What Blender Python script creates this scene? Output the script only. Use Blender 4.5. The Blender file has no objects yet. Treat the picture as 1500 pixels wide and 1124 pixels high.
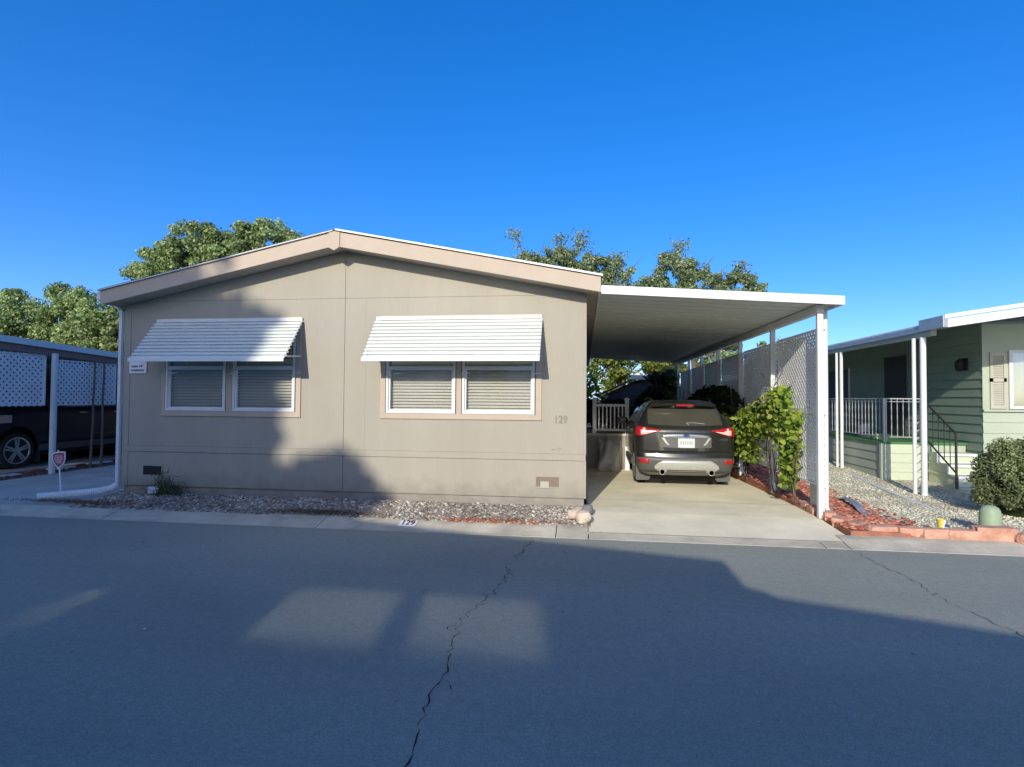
import bpy, bmesh, math, random
import numpy as np
from mathutils import Vector, Matrix
R = math.radians
rnd = random.Random(11)
nrs = np.random.RandomState(5)
scene = bpy.context.scene
COL = scene.collection

# ------------------------------------------------------------------ materials
def new_mat(name):
    m = bpy.data.materials.new(name); m.use_nodes = True
    nt = m.node_tree
    return m, nt, nt.nodes['Principled BSDF'], nt.nodes, nt.links

def mat(name, col, rough=.6, var=.12, scale=6., bump=0., bscale=60., metal=0., stretch=None, spec=.5, coat=0., col2=None, fine=0., fscale=220., thr=None, dirt=False):
    """principled with large and small procedural variation"""
    m, nt, b, N, L = new_mat(name)
    b.inputs['Roughness'].default_value = rough
    b.inputs['Metallic'].default_value = metal
    b.inputs['Specular IOR Level'].default_value = spec
    b.inputs['Coat Weight'].default_value = coat
    b.inputs['Coat Roughness'].default_value = .06
    tc = N.new('ShaderNodeTexCoord'); src = tc.outputs['Object']
    if stretch:
        mp = N.new('ShaderNodeMapping'); mp.inputs['Scale'].default_value = stretch
        L.new(src, mp.inputs['Vector']); src = mp.outputs['Vector']
    no = N.new('ShaderNodeTexNoise'); no.inputs['Scale'].default_value = scale; no.inputs['Detail'].default_value = 6
    no.inputs['Roughness'].default_value = .62
    L.new(src, no.inputs['Vector'])
    cr = N.new('ShaderNodeValToRGB')
    a = [c*(1-var) for c in col]; z = [min(1, c*(1+var)) for c in (col2 or col)]
    lo, hi = thr or (.3, .7)
    cr.color_ramp.elements[0].position = lo; cr.color_ramp.elements[1].position = hi
    cr.color_ramp.elements[0].color = (*a, 1); cr.color_ramp.elements[1].color = (*z, 1)
    L.new(no.outputs['Fac'], cr.inputs['Fac'])
    out = cr.outputs['Color']
    if fine:
        n2 = N.new('ShaderNodeTexNoise'); n2.inputs['Scale'].default_value = fscale; n2.inputs['Detail'].default_value = 3
        L.new(src, n2.inputs['Vector'])
        mr = N.new('ShaderNodeMapRange'); mr.inputs[1].default_value = .25; mr.inputs[2].default_value = .75
        mr.inputs[3].default_value = 1-fine; mr.inputs[4].default_value = 1+fine
        L.new(n2.outputs['Fac'], mr.inputs[0])
        mx = N.new('ShaderNodeVectorMath'); mx.operation = 'SCALE'
        L.new(out, mx.inputs[0]); L.new(mr.outputs[0], mx.inputs['Scale']); out = mx.outputs[0]
    if dirt:      # soil splashed on the lowest part of the wall, faint runs above
        sp = N.new('ShaderNodeSeparateXYZ'); L.new(tc.outputs['Object'], sp.inputs[0])
        nd = N.new('ShaderNodeTexNoise'); nd.inputs['Scale'].default_value = 5; nd.inputs['Detail'].default_value = 7; L.new(tc.outputs['Object'], nd.inputs['Vector'])
        ad = N.new('ShaderNodeMath'); ad.operation = 'MULTIPLY_ADD'; ad.inputs[1].default_value = .55; L.new(nd.outputs['Fac'], ad.inputs[0]); L.new(sp.outputs['Z'], ad.inputs[2])
        dr = N.new('ShaderNodeMapRange'); dr.inputs[1].default_value = .26; dr.inputs[2].default_value = .66; dr.inputs[3].default_value = .68; dr.inputs[4].default_value = 1.0; L.new(ad.outputs[0], dr.inputs[0])
        ds_ = N.new('ShaderNodeVectorMath'); ds_.operation = 'SCALE'; L.new(out, ds_.inputs[0]); L.new(dr.outputs[0], ds_.inputs['Scale']); out = ds_.outputs[0]
    L.new(out, b.inputs['Base Color'])
    if bump:
        n3 = N.new('ShaderNodeTexNoise'); n3.inputs['Scale'].default_value = bscale; n3.inputs['Detail'].default_value = 4
        L.new(src, n3.inputs['Vector'])
        bp = N.new('ShaderNodeBump'); bp.inputs['Strength'].default_value = bump; bp.inputs['Distance'].default_value = .01
        L.new(n3.outputs['Fac'], bp.inputs['Height']); L.new(bp.outputs['Normal'], b.inputs['Normal'])
    return m

def island_mat(name, stops, rough=.8, trans=0., spec=.3):
    """every loose piece (leaf, pebble, chip) takes its own colour"""
    m, nt, b, N, L = new_mat(name)
    b.inputs['Roughness'].default_value = rough; b.inputs['Specular IOR Level'].default_value = spec
    g = N.new('ShaderNodeNewGeometry'); cr = N.new('ShaderNodeValToRGB')
    e = cr.color_ramp.elements
    while len(e) < len(stops): e.new(.5)
    for k, (p, c) in enumerate(stops):
        e[k].position = p; e[k].color = (*c, 1)
    L.new(g.outputs['Random Per Island'], cr.inputs['Fac'])
    tc = N.new('ShaderNodeTexCoord'); no = N.new('ShaderNodeTexNoise'); no.inputs['Scale'].default_value = .9
    L.new(tc.outputs['Object'], no.inputs['Vector'])
    mr = N.new('ShaderNodeMapRange'); mr.inputs[1].default_value = .3; mr.inputs[2].default_value = .7
    mr.inputs[3].default_value = .62; mr.inputs[4].default_value = 1.36
    L.new(no.outputs['Fac'], mr.inputs[0])
    mx = N.new('ShaderNodeVectorMath'); mx.operation = 'SCALE'
    L.new(cr.outputs['Color'], mx.inputs[0]); L.new(mr.outputs[0], mx.inputs['Scale'])
    L.new(mx.outputs[0], b.inputs['Base Color'])
    if trans:
        t = N.new('ShaderNodeBsdfTranslucent'); L.new(mx.outputs[0], t.inputs['Color'])
        ms = N.new('ShaderNodeMixShader'); ms.inputs[0].default_value = trans
        L.new(b.outputs[0], ms.inputs[1]); L.new(t.outputs[0], ms.inputs[2])
        L.new(ms.outputs[0], N['Material Output'].inputs['Surface'])
    return m

def pane_mat(name, tint, refl=.12, rough=.02, amount=.75):
    """window glass: see-through body with a mirror share"""
    m, nt, b, N, L = new_mat(name)
    N.remove(b)
    t = N.new('ShaderNodeBsdfTransparent'); t.inputs['Color'].default_value = (*tint, 1)
    g = N.new('ShaderNodeBsdfGlossy'); g.inputs['Roughness'].default_value = rough
    g.inputs['Color'].default_value = (.95, .97, 1, 1)
    f = N.new('ShaderNodeFresnel'); f.inputs['IOR'].default_value = 1.5
    ad = N.new('ShaderNodeMath'); ad.operation = 'ADD'; ad.use_clamp = True; ad.inputs[1].default_value = refl
    L.new(f.outputs[0], ad.inputs[0])
    ms = N.new('ShaderNodeMixShader'); L.new(ad.outputs[0], ms.inputs[0]); L.new(t.outputs[0], ms.inputs[1]); L.new(g.outputs[0], ms.inputs[2])
    L.new(ms.outputs[0], N['Material Output'].inputs['Surface'])
    return m

M = {}
M['siding'] = mat('tan_siding', (.372, .340, .270), .75, .07, 1.3, .10, 90, stretch=(1, 1, .12), fine=.025, fscale=45, dirt=True)
M['trim'] = mat('peach_trim_paint', (.49, .40, .305), .7, .05, 3, .08, 120)
M['skirt'] = mat('skirting_paint', (.38, .335, .28), .75, .12, 4, .15, 60, dirt=True)
M['white'] = mat('white_metal_paint', (.70, .71, .69), .4, .05, 3)
M['white_pvc'] = mat('white_vinyl', (.80, .80, .79), .35, .06, 4)
M['awning'] = mat('awning_enamel', (.74, .77, .71), .38, .05, 1.8, stretch=(.4, 1, 3))
M['shingle'] = mat('roof_shingles', (.12, .12, .12), .9, .3, 14, .5, 80)
M['soffit'] = mat('carport_pan_metal', (.66, .69, .63), .42, .08, .8, stretch=(.3, 1, 1))
M['asphalt'] = None
M['concrete'] = mat('driveway_concrete', (.83, .76, .54), .85, .15, 1.1, .25, 160, fine=.06, fscale=120)
M['concrete_old'] = mat('old_concrete', (.46, .44, .38), .9, .2, 1.4, .3, 120, fine=.1, fscale=90)
M['curb'] = mat('curb_concrete', (.50, .455, .345), .9, .26, 2.2, .4, 90, fine=.12, fscale=90)
M['earth'] = mat('bare_earth', (.20, .16, .115), .95, .3, 2.2, .5, 60)
M['gravel_base'] = mat('gravel_ground', (.27, .23, .18), .95, .3, 10, .6, 60, fine=.3, fscale=60)
M['yard_base'] = mat('crushed_stone_ground', (.50, .47, .35), .95, .2, 2, .7, 70, fine=.35, fscale=70)
M['mulch_base'] = mat('mulch_ground', (.36, .15, .095), .95, .25, 7, .7, 50, fine=.3, fscale=60)
M['ground'] = mat('dry_ground', (.22, .19, .13), .95, .3, .4)
M['black'] = mat('black_void', (.012, .012, .014), .8, .2, 4)
M['rubber'] = mat('black_rubber', (.022, .022, .022), .75, .15, 9)
M['dark_metal'] = mat('dark_metal', (.04, .04, .04), .5, .2, 9, metal=.4)
M['chrome'] = mat('chrome', (.75, .77, .8), .16, .03, 5, metal=1)
M['alloy'] = mat('wheel_alloy', (.62, .64, .66), .3, .06, 5, metal=.85)
M['paint_grey'] = mat('dark_car_paint', (.022, .023, .020), .3, .12, 3, metal=.25, coat=.8)
M['paint_navy'] = mat('navy_car_paint', (.005, .007, .018), .35, .12, 3, metal=.1, coat=.3)
M['clad'] = mat('grey_bumper_plastic', (.085, .088, .084), .5, .08, 8)
M['skid'] = mat('silver_bumper_insert', (.44, .45, .42), .38, .05, 5, metal=.2)
M['carglass'] = mat('tinted_car_glass', (.062, .060, .048), .12, .12, 2, spec=.8)
M['red_lens'] = mat('red_lamp_lens', (.42, .012, .022), .15, .15, 14, coat=.6)
M['clear_lens'] = mat('clear_lamp_lens', (.66, .52, .50), .15, .12, 14, coat=.6)
M['plate'] = mat('licence_plate', (.62, .66, .66), .4, .16, 14)
M['badge'] = mat('blue_badge', (.03, .07, .22), .3, .1, 9)
M['chip_dark'] = island_mat('dark_wood_chips', [(0, (.07, .03, .025)), (.5, (.14, .065, .055)), (1, (.24, .13, .11))], .9)
M['stone_red'] = mat('red_sandstone', (.50, .235, .155), .9, .18, 5, .6, 30, fine=.12, fscale=60, col2=(.56, .33, .23))
M['stone_pale'] = mat('pale_boulder', (.58, .49, .36), .9, .22, 4, .6, 25, col2=(.62, .50, .40))
M['stone_grey'] = mat('grey_boulder', (.19, .19, .19), .9, .2, 5, .6, 25)
M['galv'] = mat('galvanised_metal', (.42, .45, .46), .42, .12, 5, metal=.5)
M['wood'] = mat('weathered_wood', (.16, .115, .085), .9, .25, 4, .4, 30, stretch=(1, 1, .15))
M['bark'] = mat('tree_bark', (.14, .11, .085), .95, .3, 4, .8, 20, stretch=(1, 1, .3))
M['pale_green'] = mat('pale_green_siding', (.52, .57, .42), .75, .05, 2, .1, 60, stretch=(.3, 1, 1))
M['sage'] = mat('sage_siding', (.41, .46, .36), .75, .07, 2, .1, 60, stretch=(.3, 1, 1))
M['sage_shade'] = mat('shaded_porch_siding', (.235, .30, .225), .75, .07, 2, .1, 60)  # sage siding again, darkened: the porch roof's shade is put into the colour
M['turf'] = mat('green_carpet', (.07, .21, .075), .95, .15, 30, .5, 200)
M['ped_green'] = mat('green_plastic', (.30, .38, .24), .55, .08, 6)
M['iron'] = mat('painted_iron', (.34, .36, .35), .5, .1, 6)
M['shutter'] = mat('pale_shutter', (.44, .43, .35), .7, .08, 6)
M['curtain'] = mat('curtain_cloth', (.46, .46, .36), .9, .12, 5, stretch=(9, 9, .3))
M['blind'] = mat('blind_slat', (.90, .88, .81), .6, .04, 3)
M['shed'] = mat('slate_shed_siding', (.085, .095, .12), .8, .12, 3, stretch=(.2, 1, 4))
M['shed_roof'] = mat('cream_gable_board', (.72, .70, .58), .7, .06, 5)
M['porch'] = mat('porch_side_panel', (.25, .23, .19), .8, .12, 2)
M['tarp'] = mat('grey_plastic_tarp', (.30, .30, .28), .35, .3, 2.5, .5, 5)
M['vinyl_grey'] = mat('grey_white_rail', (.62, .61, .57), .55, .05, 5)
M['sign_red'] = mat('sign_crimson', (.36, .055, .10), .5, .1, 9)
M['sign_white'] = mat('sign_white', (.78, .76, .76), .5, .04, 9)
M['ink'] = mat('dark_ink', (.045, .06, .10), .6, .1, 9)
M['ink_black'] = mat('black_ink', (.03, .03, .03), .6, .1, 9)
M['yellow'] = mat('faded_yellow_print', (.72, .62, .12), .6, .1, 9)
M['grey_num'] = mat('weathered_number_metal', (.23, .22, .18), .5, .2, 30)
M['brown_rib'] = mat('brown_beam_paint', (.25, .17, .145), .8, .12, 4)
M['vent_brown'] = mat('brown_vent_mesh', (.22, .165, .115), .7, .2, 60)
M['tree_leaf'] = island_mat('tree_leaves', [(0, (.09, .16, .055)), (.35, (.22, .31, .11)), (.75, (.36, .45, .18)), (1, (.54, .58, .28))], .6, .4)
M['pale_leaf'] = island_mat('pale_dry_leaves', [(0, (.10, .145, .065)), (.4, (.20, .28, .12)), (.8, (.32, .385, .20)), (1, (.48, .50, .32))], .7, .35)
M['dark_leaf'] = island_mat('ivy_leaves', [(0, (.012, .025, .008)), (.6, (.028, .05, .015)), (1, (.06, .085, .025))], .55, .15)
M['vine_leaf'] = island_mat('vine_leaves', [(0, (.05, .11, .018)), (.4, (.17, .27, .03)), (.8, (.31, .40, .055)), (1, (.45, .50, .10))], .5, .35)
M['lime_leaf'] = island_mat('yellow_green_leaves', [(0, (.08, .12, .02)), (.5, (.20, .25, .04)), (1, (.36, .38, .07))], .55, .4)
M['juniper'] = island_mat('juniper_sprays', [(0, (.10, .145, .06)), (.5, (.22, .275, .115)), (1, (.36, .40, .19))], .8, .25)
M['weed'] = island_mat('weed_blades', [(0, (.04, .07, .035)), (1, (.14, .18, .10))], .8, .2)
M['grass_dry'] = island_mat('dry_ground_cover', [(0, (.09, .085, .04)), (.6, (.15, .13, .065)), (1, (.24, .19, .11))], .9, .1)
M['pebble'] = island_mat('river_pebbles', [(0, (.12, .10, .085)), (.3, (.26, .22, .175)), (.6, (.38, .335, .275)), (.85, (.48, .43, .36)), (1, (.74, .70, .62))], .8)
M['pebble_yard'] = island_mat('yard_stones', [(0, (.30, .295, .21)), (.4, (.46, .44, .33)), (.8, (.58, .55, .42)), (1, (.74, .70, .57))], .8)
M['chip'] = island_mat('red_wood_chips', [(0, (.20, .06, .035)), (.4, (.38, .135, .08)), (.8, (.50, .20, .125)), (1, (.60, .32, .22))], .9)
M['pane'] = pane_mat('window_glass', (.92, .93, .91), .26, .075)

def asphalt():
    m, nt, b, N, L = new_mat('worn_asphalt')
    b.inputs['Roughness'].default_value = .88; b.inputs['Specular IOR Level'].default_value = .3
    tc = N.new('ShaderNodeTexCoord')
    mp = N.new('ShaderNodeMapping'); mp.inputs['Scale'].default_value = (.35, 1, 1); L.new(tc.outputs['Object'], mp.inputs['Vector'])
    big = N.new('ShaderNodeTexNoise'); big.inputs['Scale'].default_value = .55; big.inputs['Detail'].default_value = 5; L.new(mp.outputs[0], big.inputs['Vector'])
    fin = N.new('ShaderNodeTexNoise'); fin.inputs['Scale'].default_value = 85; fin.inputs['Detail'].default_value = 4; fin.inputs['Roughness'].default_value = .8; L.new(tc.outputs['Object'], fin.inputs['Vector'])
    vor = N.new('ShaderNodeTexVoronoi'); vor.inputs['Scale'].default_value = 26; L.new(tc.outputs['Object'], vor.inputs['Vector'])
    sp = N.new('ShaderNodeMapRange'); sp.inputs[1].default_value = .06; sp.inputs[2].default_value = .12; sp.inputs[3].default_value = 1; sp.inputs[4].default_value = 0
    L.new(vor.outputs['Distance'], sp.inputs[0])
    sel = N.new('ShaderNodeMath'); sel.operation = 'GREATER_THAN'; sel.inputs[1].default_value = .93
    sx = N.new('ShaderNodeSeparateColor'); L.new(vor.outputs['Color'], sx.inputs[0]); L.new(sx.outputs[0], sel.inputs[0])
    spk = N.new('ShaderNodeMath'); spk.operation = 'MULTIPLY'; L.new(sp.outputs[0], spk.inputs[0]); L.new(sel.outputs[0], spk.inputs[1])
    cr = N.new('ShaderNodeValToRGB'); e = cr.color_ramp.elements
    e[0].position = .3; e[0].color = (.245, .258, .212, 1); e[1].position = .72; e[1].color = (.335, .348, .282, 1)
    L.new(big.outputs['Fac'], cr.inputs['Fac'])
    mr = N.new('ShaderNodeMapRange'); mr.inputs[1].default_value = .25; mr.inputs[2].default_value = .75; mr.inputs[3].default_value = .62; mr.inputs[4].default_value = 1.38
    L.new(fin.outputs['Fac'], mr.inputs[0])
    sc = N.new('ShaderNodeVectorMath'); sc.operation = 'SCALE'; L.new(cr.outputs[0], sc.inputs[0]); L.new(mr.outputs[0], sc.inputs['Scale'])
    mid = N.new('ShaderNodeTexNoise'); mid.inputs['Scale'].default_value = 16; mid.inputs['Detail'].default_value = 9; mid.inputs['Roughness'].default_value = .72; L.new(tc.outputs['Object'], mid.inputs['Vector'])
    mm_ = N.new('ShaderNodeMapRange'); mm_.inputs[1].default_value = .3; mm_.inputs[2].default_value = .7; mm_.inputs[3].default_value = .90; mm_.inputs[4].default_value = 1.10; L.new(mid.outputs['Fac'], mm_.inputs[0])
    s2 = N.new('ShaderNodeVectorMath'); s2.operation = 'SCALE'; L.new(sc.outputs[0], s2.inputs[0]); L.new(mm_.outputs[0], s2.inputs['Scale']); sc = s2
    mx = N.new('ShaderNodeMixRGB'); L.new(spk.outputs[0], mx.inputs[0]); L.new(sc.outputs[0], mx.inputs[1]); mx.inputs[2].default_value = (.6, .6, .56, 1)
    L.new(mx.outputs[0], b.inputs['Base Color'])
    bp = N.new('ShaderNodeBump'); bp.inputs['Strength'].default_value = .35; bp.inputs['Distance'].default_value = .008
    L.new(fin.outputs['Fac'], bp.inputs['Height']); L.new(bp.outputs[0], b.inputs['Normal'])
    return m
M['asphalt'] = asphalt()

# ------------------------------------------------------------------ mesh helpers
class MB:
    def __init__(s): s.v = []; s.f = []
    def add(s, vs, fs):
        o = len(s.v); s.v += [tuple(map(float, p)) for p in vs]; s.f += [tuple(i+o for i in f) for f in fs]; return s
    def box(s, x0, x1, y0, y1, z0, z1):
        return s.add([(x0,y0,z0),(x1,y0,z0),(x1,y1,z0),(x0,y1,z0),(x0,y0,z1),(x1,y0,z1),(x1,y1,z1),(x0,y1,z1)],
                     [(0,3,2,1),(4,5,6,7),(0,1,5,4),(1,2,6,5),(2,3,7,6),(3,0,4,7)])
    def prism(s, pts, axis, a, b):
        """polygon in the plane across `axis` (x: pts are (y,z); y: (x,z); z: (x,y)) pushed from a to b"""
        def P(p, t): return (t, *p) if axis == 'x' else (p[0], t, p[1]) if axis == 'y' else (p[0], p[1], t)
        n = len(pts)
        return s.add([P(p, a) for p in pts]+[P(p, b) for p in pts],
                     [tuple(range(n)), tuple(range(2*n-1, n-1, -1))]+[(i, i+n, (i+1) % n+n, (i+1) % n) for i in range(n)])
    def bar(s, p, q, w, h=None, up=(0, 0, 1)):
        p, q = Vector(p), Vector(q); d = (q-p).normalized(); u = Vector(up)
        if abs(d.dot(u)) > .98: u = Vector((0, 1, 0))
        a = d.cross(u).normalized(); c = a.cross(d); h = h or w
        vs = [t+a*(i*w/2)+c*(j*h/2) for t in (p, q) for i, j in ((-1,-1),(1,-1),(1,1),(-1,1))]
        return s.add(vs, [(0,3,2,1),(4,5,6,7),(0,1,5,4),(1,2,6,5),(2,3,7,6),(3,0,4,7)])
    def tube(s, path, r, n=10, cap=True):
        path = [Vector(p) for p in path]; rs = r if isinstance(r, (list, tuple)) else [r]*len(path)
        rings = []; ref = Vector((0.31, .17, .93))
        for i, p in enumerate(path):
            d = (path[min(i+1, len(path)-1)]-path[max(i-1, 0)]).normalized()
            a = d.cross(ref)
            if a.length < .05: a = d.cross(Vector((1, 0, 0)))
            a.normalize(); c = d.cross(a)
            rings.append([p+(a*math.cos(2*math.pi*k/n)+c*math.sin(2*math.pi*k/n))*rs[i] for k in range(n)])
        fs = []
        for i in range(len(path)-1):
            for k in range(n): fs.append((i*n+k, i*n+(k+1) % n, (i+1)*n+(k+1) % n, (i+1)*n+k))
        if cap: fs += [tuple(range(n-1, -1, -1)), tuple(range((len(path)-1)*n, len(path)*n))]
        return s.add([p for ring in rings for p in ring], fs)
    def lathe(s, prof, c, axis='z', n=24):
        """prof: (radius, along)"""
        vs = []; fs = []
        for r, t in prof:
            for k in range(n):
                a = 2*math.pi*k/n; u, w = r*math.cos(a), r*math.sin(a)
                vs.append((c[0]+u, c[1]+w, c[2]+t) if axis == 'z' else (c[0]+t, c[1]+u, c[2]+w) if axis == 'x' else (c[0]+u, c[1]+t, c[2]+w))
        for i in range(len(prof)-1):
            for k in range(n): fs.append((i*n+k, i*n+(k+1) % n, (i+1)*n+(k+1) % n, (i+1)*n+k))
        fs += [tuple(range(n-1, -1, -1)), tuple(range((len(prof)-1)*n, len(prof)*n))]
        return s.add(vs, fs)
    def grid(s, rows):
        n = len(rows[0]); vs = [p for r in rows for p in r]
        return s.add(vs, [(i*n+j, i*n+j+1, (i+1)*n+j+1, (i+1)*n+j) for i in range(len(rows)-1) for j in range(n-1)])
    def build(s, name, m, parent=None, bevel=0., smooth=False, fix=True, solid=0.):
        me = bpy.data.meshes.new(name)
        o = bpy.data.objects.new(name, me); COL.objects.link(o)
        off = Vector((0, 0, 0)); pp = parent
        while pp is not None: off += pp.location; pp = pp.parent
        me.from_pydata([tuple(Vector(p)-off) for p in s.v], [], s.f)
        if fix:
            bm = bmesh.new(); bm.from_mesh(me); bmesh.ops.recalc_face_normals(bm, faces=bm.faces); bm.to_mesh(me); bm.free()
        me.materials.append(m)
        if smooth:
            me.polygons.foreach_set('use_smooth', [True]*len(me.polygons))
            if hasattr(me, 'set_sharp_from_angle'): me.set_sharp_from_angle(angle=R(38))
        if solid:
            md = o.modifiers.new('t', 'SOLIDIFY'); md.thickness = solid; md.offset = 0
        if bevel:
            md = o.modifiers.new('b', 'BEVEL'); md.width = bevel; md.segments = 2; md.limit_method = 'ANGLE'; md.harden_normals = False
        if parent: o.parent = parent
        return o

def tag(o, label, cat, group=None):
    o['label'] = label; o['category'] = cat
    if group: o['group'] = group
    return o
def thing(name, loc, label, cat, group=None):
    o = bpy.data.objects.new(name, None); o.empty_display_size = .2; o.location = loc; COL.objects.link(o)
    return tag(o, label, cat, group)
def structure(o): o['kind'] = 'structure'; return o
def stuff(o, label, cat): o['kind'] = 'stuff'; o['label'] = label; o['category'] = cat; return o
def kids(o): return [c for c in bpy.data.objects if c.parent == o]
def copy_tree(o, parent=None):
    ch = kids(o); c = o.copy(); COL.objects.link(c); c.parent = parent
    for k in ch: copy_tree(k, c)
    return c

def text(name, body, size, m, parent, mw, extrude=.002, bold=0., sx=1., alignx='CENTER'):
    cu = bpy.data.curves.new(name, 'FONT'); cu.body = body; cu.size = size; cu.extrude = extrude; cu.offset = bold
    cu.align_x = alignx; cu.align_y = 'CENTER'
    t = bpy.data.objects.new(name+'_src', cu); COL.objects.link(t)
    dg = bpy.context.evaluated_depsgraph_get(); me = bpy.data.meshes.new_from_object(t.evaluated_get(dg))
    bpy.data.objects.remove(t); bpy.data.curves.remove(cu)
    off = Vector((0, 0, 0)); pp = parent
    while pp is not None: off += pp.location; pp = pp.parent
    me.transform(Matrix.Diagonal((sx, 1, 1, 1))); me.transform(Matrix.Translation(-off) @ mw)
    me.materials.clear(); me.materials.append(m)
    o = bpy.data.objects.new(name, me); COL.objects.link(o)
    if parent: o.parent = parent
    return o
FRONT = lambda x, y, z, tilt=0: Matrix.Translation((x, y, z)) @ Matrix.Rotation(R(90), 4, 'X') @ Matrix.Rotation(tilt, 4, 'Z')

# fast leaf cloud: rhombus leaves
def leaves(name, centres, size, m, parent, per=1, spread=0., flat=.0, shape='leaf', updir=None, nrm=None):
    c = np.asarray(centres, float)
    if per > 1:
        c = np.repeat(c, per, axis=0); c = c+nrs.normal(0, 1, c.shape)*np.asarray(spread)
    n = len(c)
    off = np.zeros(3); pp = parent
    while pp is not None: off += np.array(pp.location); pp = pp.parent
    c = c-off
    d = nrs.normal(0, 1, (n, 3))
    if updir is not None: d = d*.55+np.array(updir)
    d[:, 2] *= (1-flat); d /= np.linalg.norm(d, axis=1)[:, None]
    r = nrs.normal(0, 1, (n, 3)); a = np.cross(d, r); a /= np.linalg.norm(a, axis=1)[:, None]
    if nrm is not None:
        w = np.asarray(nrm, float)+nrs.normal(0, .55, (n, 3)); w /= np.linalg.norm(w, axis=1)[:, None]
        d = np.cross(w, r); d /= np.linalg.norm(d, axis=1)[:, None]; a = np.cross(w, d)
    nn = np.cross(d, a)
    s = size*(.55+.8*nrs.rand(n))[:, None]
    if shape == 'leaf':
        V = np.stack([c-d*s*.5, c+a*s*.34-d*s*.06+nn*s*.1, c+d*s*.5, c-a*s*.34-d*s*.06+nn*s*.1], 1); k = 4
    elif shape == 'ivy':
        V = np.stack([c-d*s*.36, c+a*s*.46-d*s*.34+nn*s*.1, c+a*s*.42+d*s*.12+nn*s*.06, c+d*s*.56-nn*s*.06, c-a*s*.42+d*s*.12+nn*s*.06, c-a*s*.46-d*s*.34+nn*s*.1], 1); k = 6
    else:   # blade
        V = np.stack([c-a*s*.06, c+a*s*.06, c+d*s], 1); k = 3
    me = bpy.data.meshes.new(name)
    me.vertices.add(n*k); me.vertices.foreach_set('co', V.reshape(-1))
    me.loops.add(n*k); me.loops.foreach_set('vertex_index', np.arange(n*k, dtype=np.int32))
    me.polygons.add(n); me.polygons.foreach_set('loop_start', np.arange(0, n*k, k, dtype=np.int32))
    me.update(calc_edges=True); me.validate()
    me.materials.append(m)
    o = bpy.data.objects.new(name, me); COL.objects.link(o)
    if parent: o.parent = parent
    return o

# pebble cloud: many small lumpy stones in one mesh
def pebbles(name, pts, size, m, flat=.6, long=1.):
    pts = np.asarray(pts, float); n = len(pts)
    base = []
    t = (1+5**.5)/2
    ico = np.array([(-1,t,0),(1,t,0),(-1,-t,0),(1,-t,0),(0,-1,t),(0,1,t),(0,-1,-t),(0,1,-t),(t,0,-1),(t,0,1),(-t,0,-1),(-t,0,1)], float)/1.9
    fa = np.array([(0,11,5),(0,5,1),(0,1,7),(0,7,10),(0,10,11),(1,5,9),(5,11,4),(11,10,2),(10,7,6),(7,1,8),(3,9,4),(3,4,2),(3,2,6),(3,6,8),(3,8,9),(4,9,5),(2,4,11),(6,2,10),(8,6,7),(9,8,1)])
    s = size*(.45+nrs.rand(n)**2*1.3)
    sc = np.stack([s*long*(.8+.5*nrs.rand(n)), s*(.7+.4*nrs.rand(n)), s*flat*(.7+.5*nrs.rand(n))], 1)
    V = ico[None]*sc[:, None, :]*(1+.28*(nrs.rand(n, 12, 1)-.5))
    a = nrs.rand(n)*6.283; ca, sa = np.cos(a)[:, None], np.sin(a)[:, None]
    tl = (nrs.rand(n)-.5)[:, None]*.7
    x = V[..., 0]*ca-V[..., 1]*sa; y = V[..., 0]*sa+V[..., 1]*ca; z = V[..., 2]+x*tl
    V = np.stack([x, y, z], -1)+pts[:, None, :]
    F = (fa[None]+(np.arange(n)*12)[:, None, None]).reshape(-1)
    me = bpy.data.meshes.new(name)
    me.vertices.add(n*12); me.vertices.foreach_set('co', V.reshape(-1))
    nf = n*20
    me.loops.add(nf*3); me.loops.foreach_set('vertex_index', F.astype(np.int32))
    me.polygons.add(nf); me.polygons.foreach_set('loop_start', np.arange(0, nf*3, 3, dtype=np.int32))
    me.update(calc_edges=True); me.materials.append(m)
    o = bpy.data.objects.new(name, me); COL.objects.link(o)
    return o

def rock(mb, c, sx, sy, sz, seed, rot=0., rough=.16, boxy=.55):
    """lumpy block"""
    r = random.Random(seed)
    bm = bmesh.new(); bmesh.ops.create_cube(bm, size=1.0); bmesh.ops.subdivide_edges(bm, edges=bm.edges[:], cuts=3, use_grid_fill=True)
    off = [(r.uniform(-1, 1), r.uniform(-1, 1), r.uniform(-1, 1), r.uniform(1.5, 4)) for _ in range(6)]
    for v in bm.verts:
        p = v.co.copy(); q = p.normalized()*.5*1.15
        p = p.lerp(q, 1-boxy)
        k = sum(math.sin(f*(p.x*a+p.y*b+p.z*c_)*3+i) for i, (a, b, c_, f) in enumerate(off))/6
        p *= 1+rough*k*2+r.uniform(-.03, .03)
        v.co = p
    cs, sn = math.cos(rot), math.sin(rot)
    bm.verts.ensure_lookup_table()
    vs = []
    for v in bm.verts:
        x, y, z = v.co.x*sx, v.co.y*sy, v.co.z*sz
        vs.append((c[0]+x*cs-y*sn, c[1]+x*sn+y*cs, c[2]+z))
    fs = [tuple(v.index for v in f.verts) for f in bm.faces]
    bm.free(); mb.add(vs, fs)
    return mb

# ------------------------------------------------------------------ ground surfaces
def lerp(a, b, t): return a+(b-a)*t
ROAD = -.245
def drive_z(y): return -.15-.016*min(y, 8) if y > 0 else -.15+.052*max(y, -1.2)
def bed_z(y): return -.115+.012*max(0, min(y, 9))
def yard_z(y): return -.17-.008*max(-1, min(y, 3))+.04*max(0, min(y, 12)-3)

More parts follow.
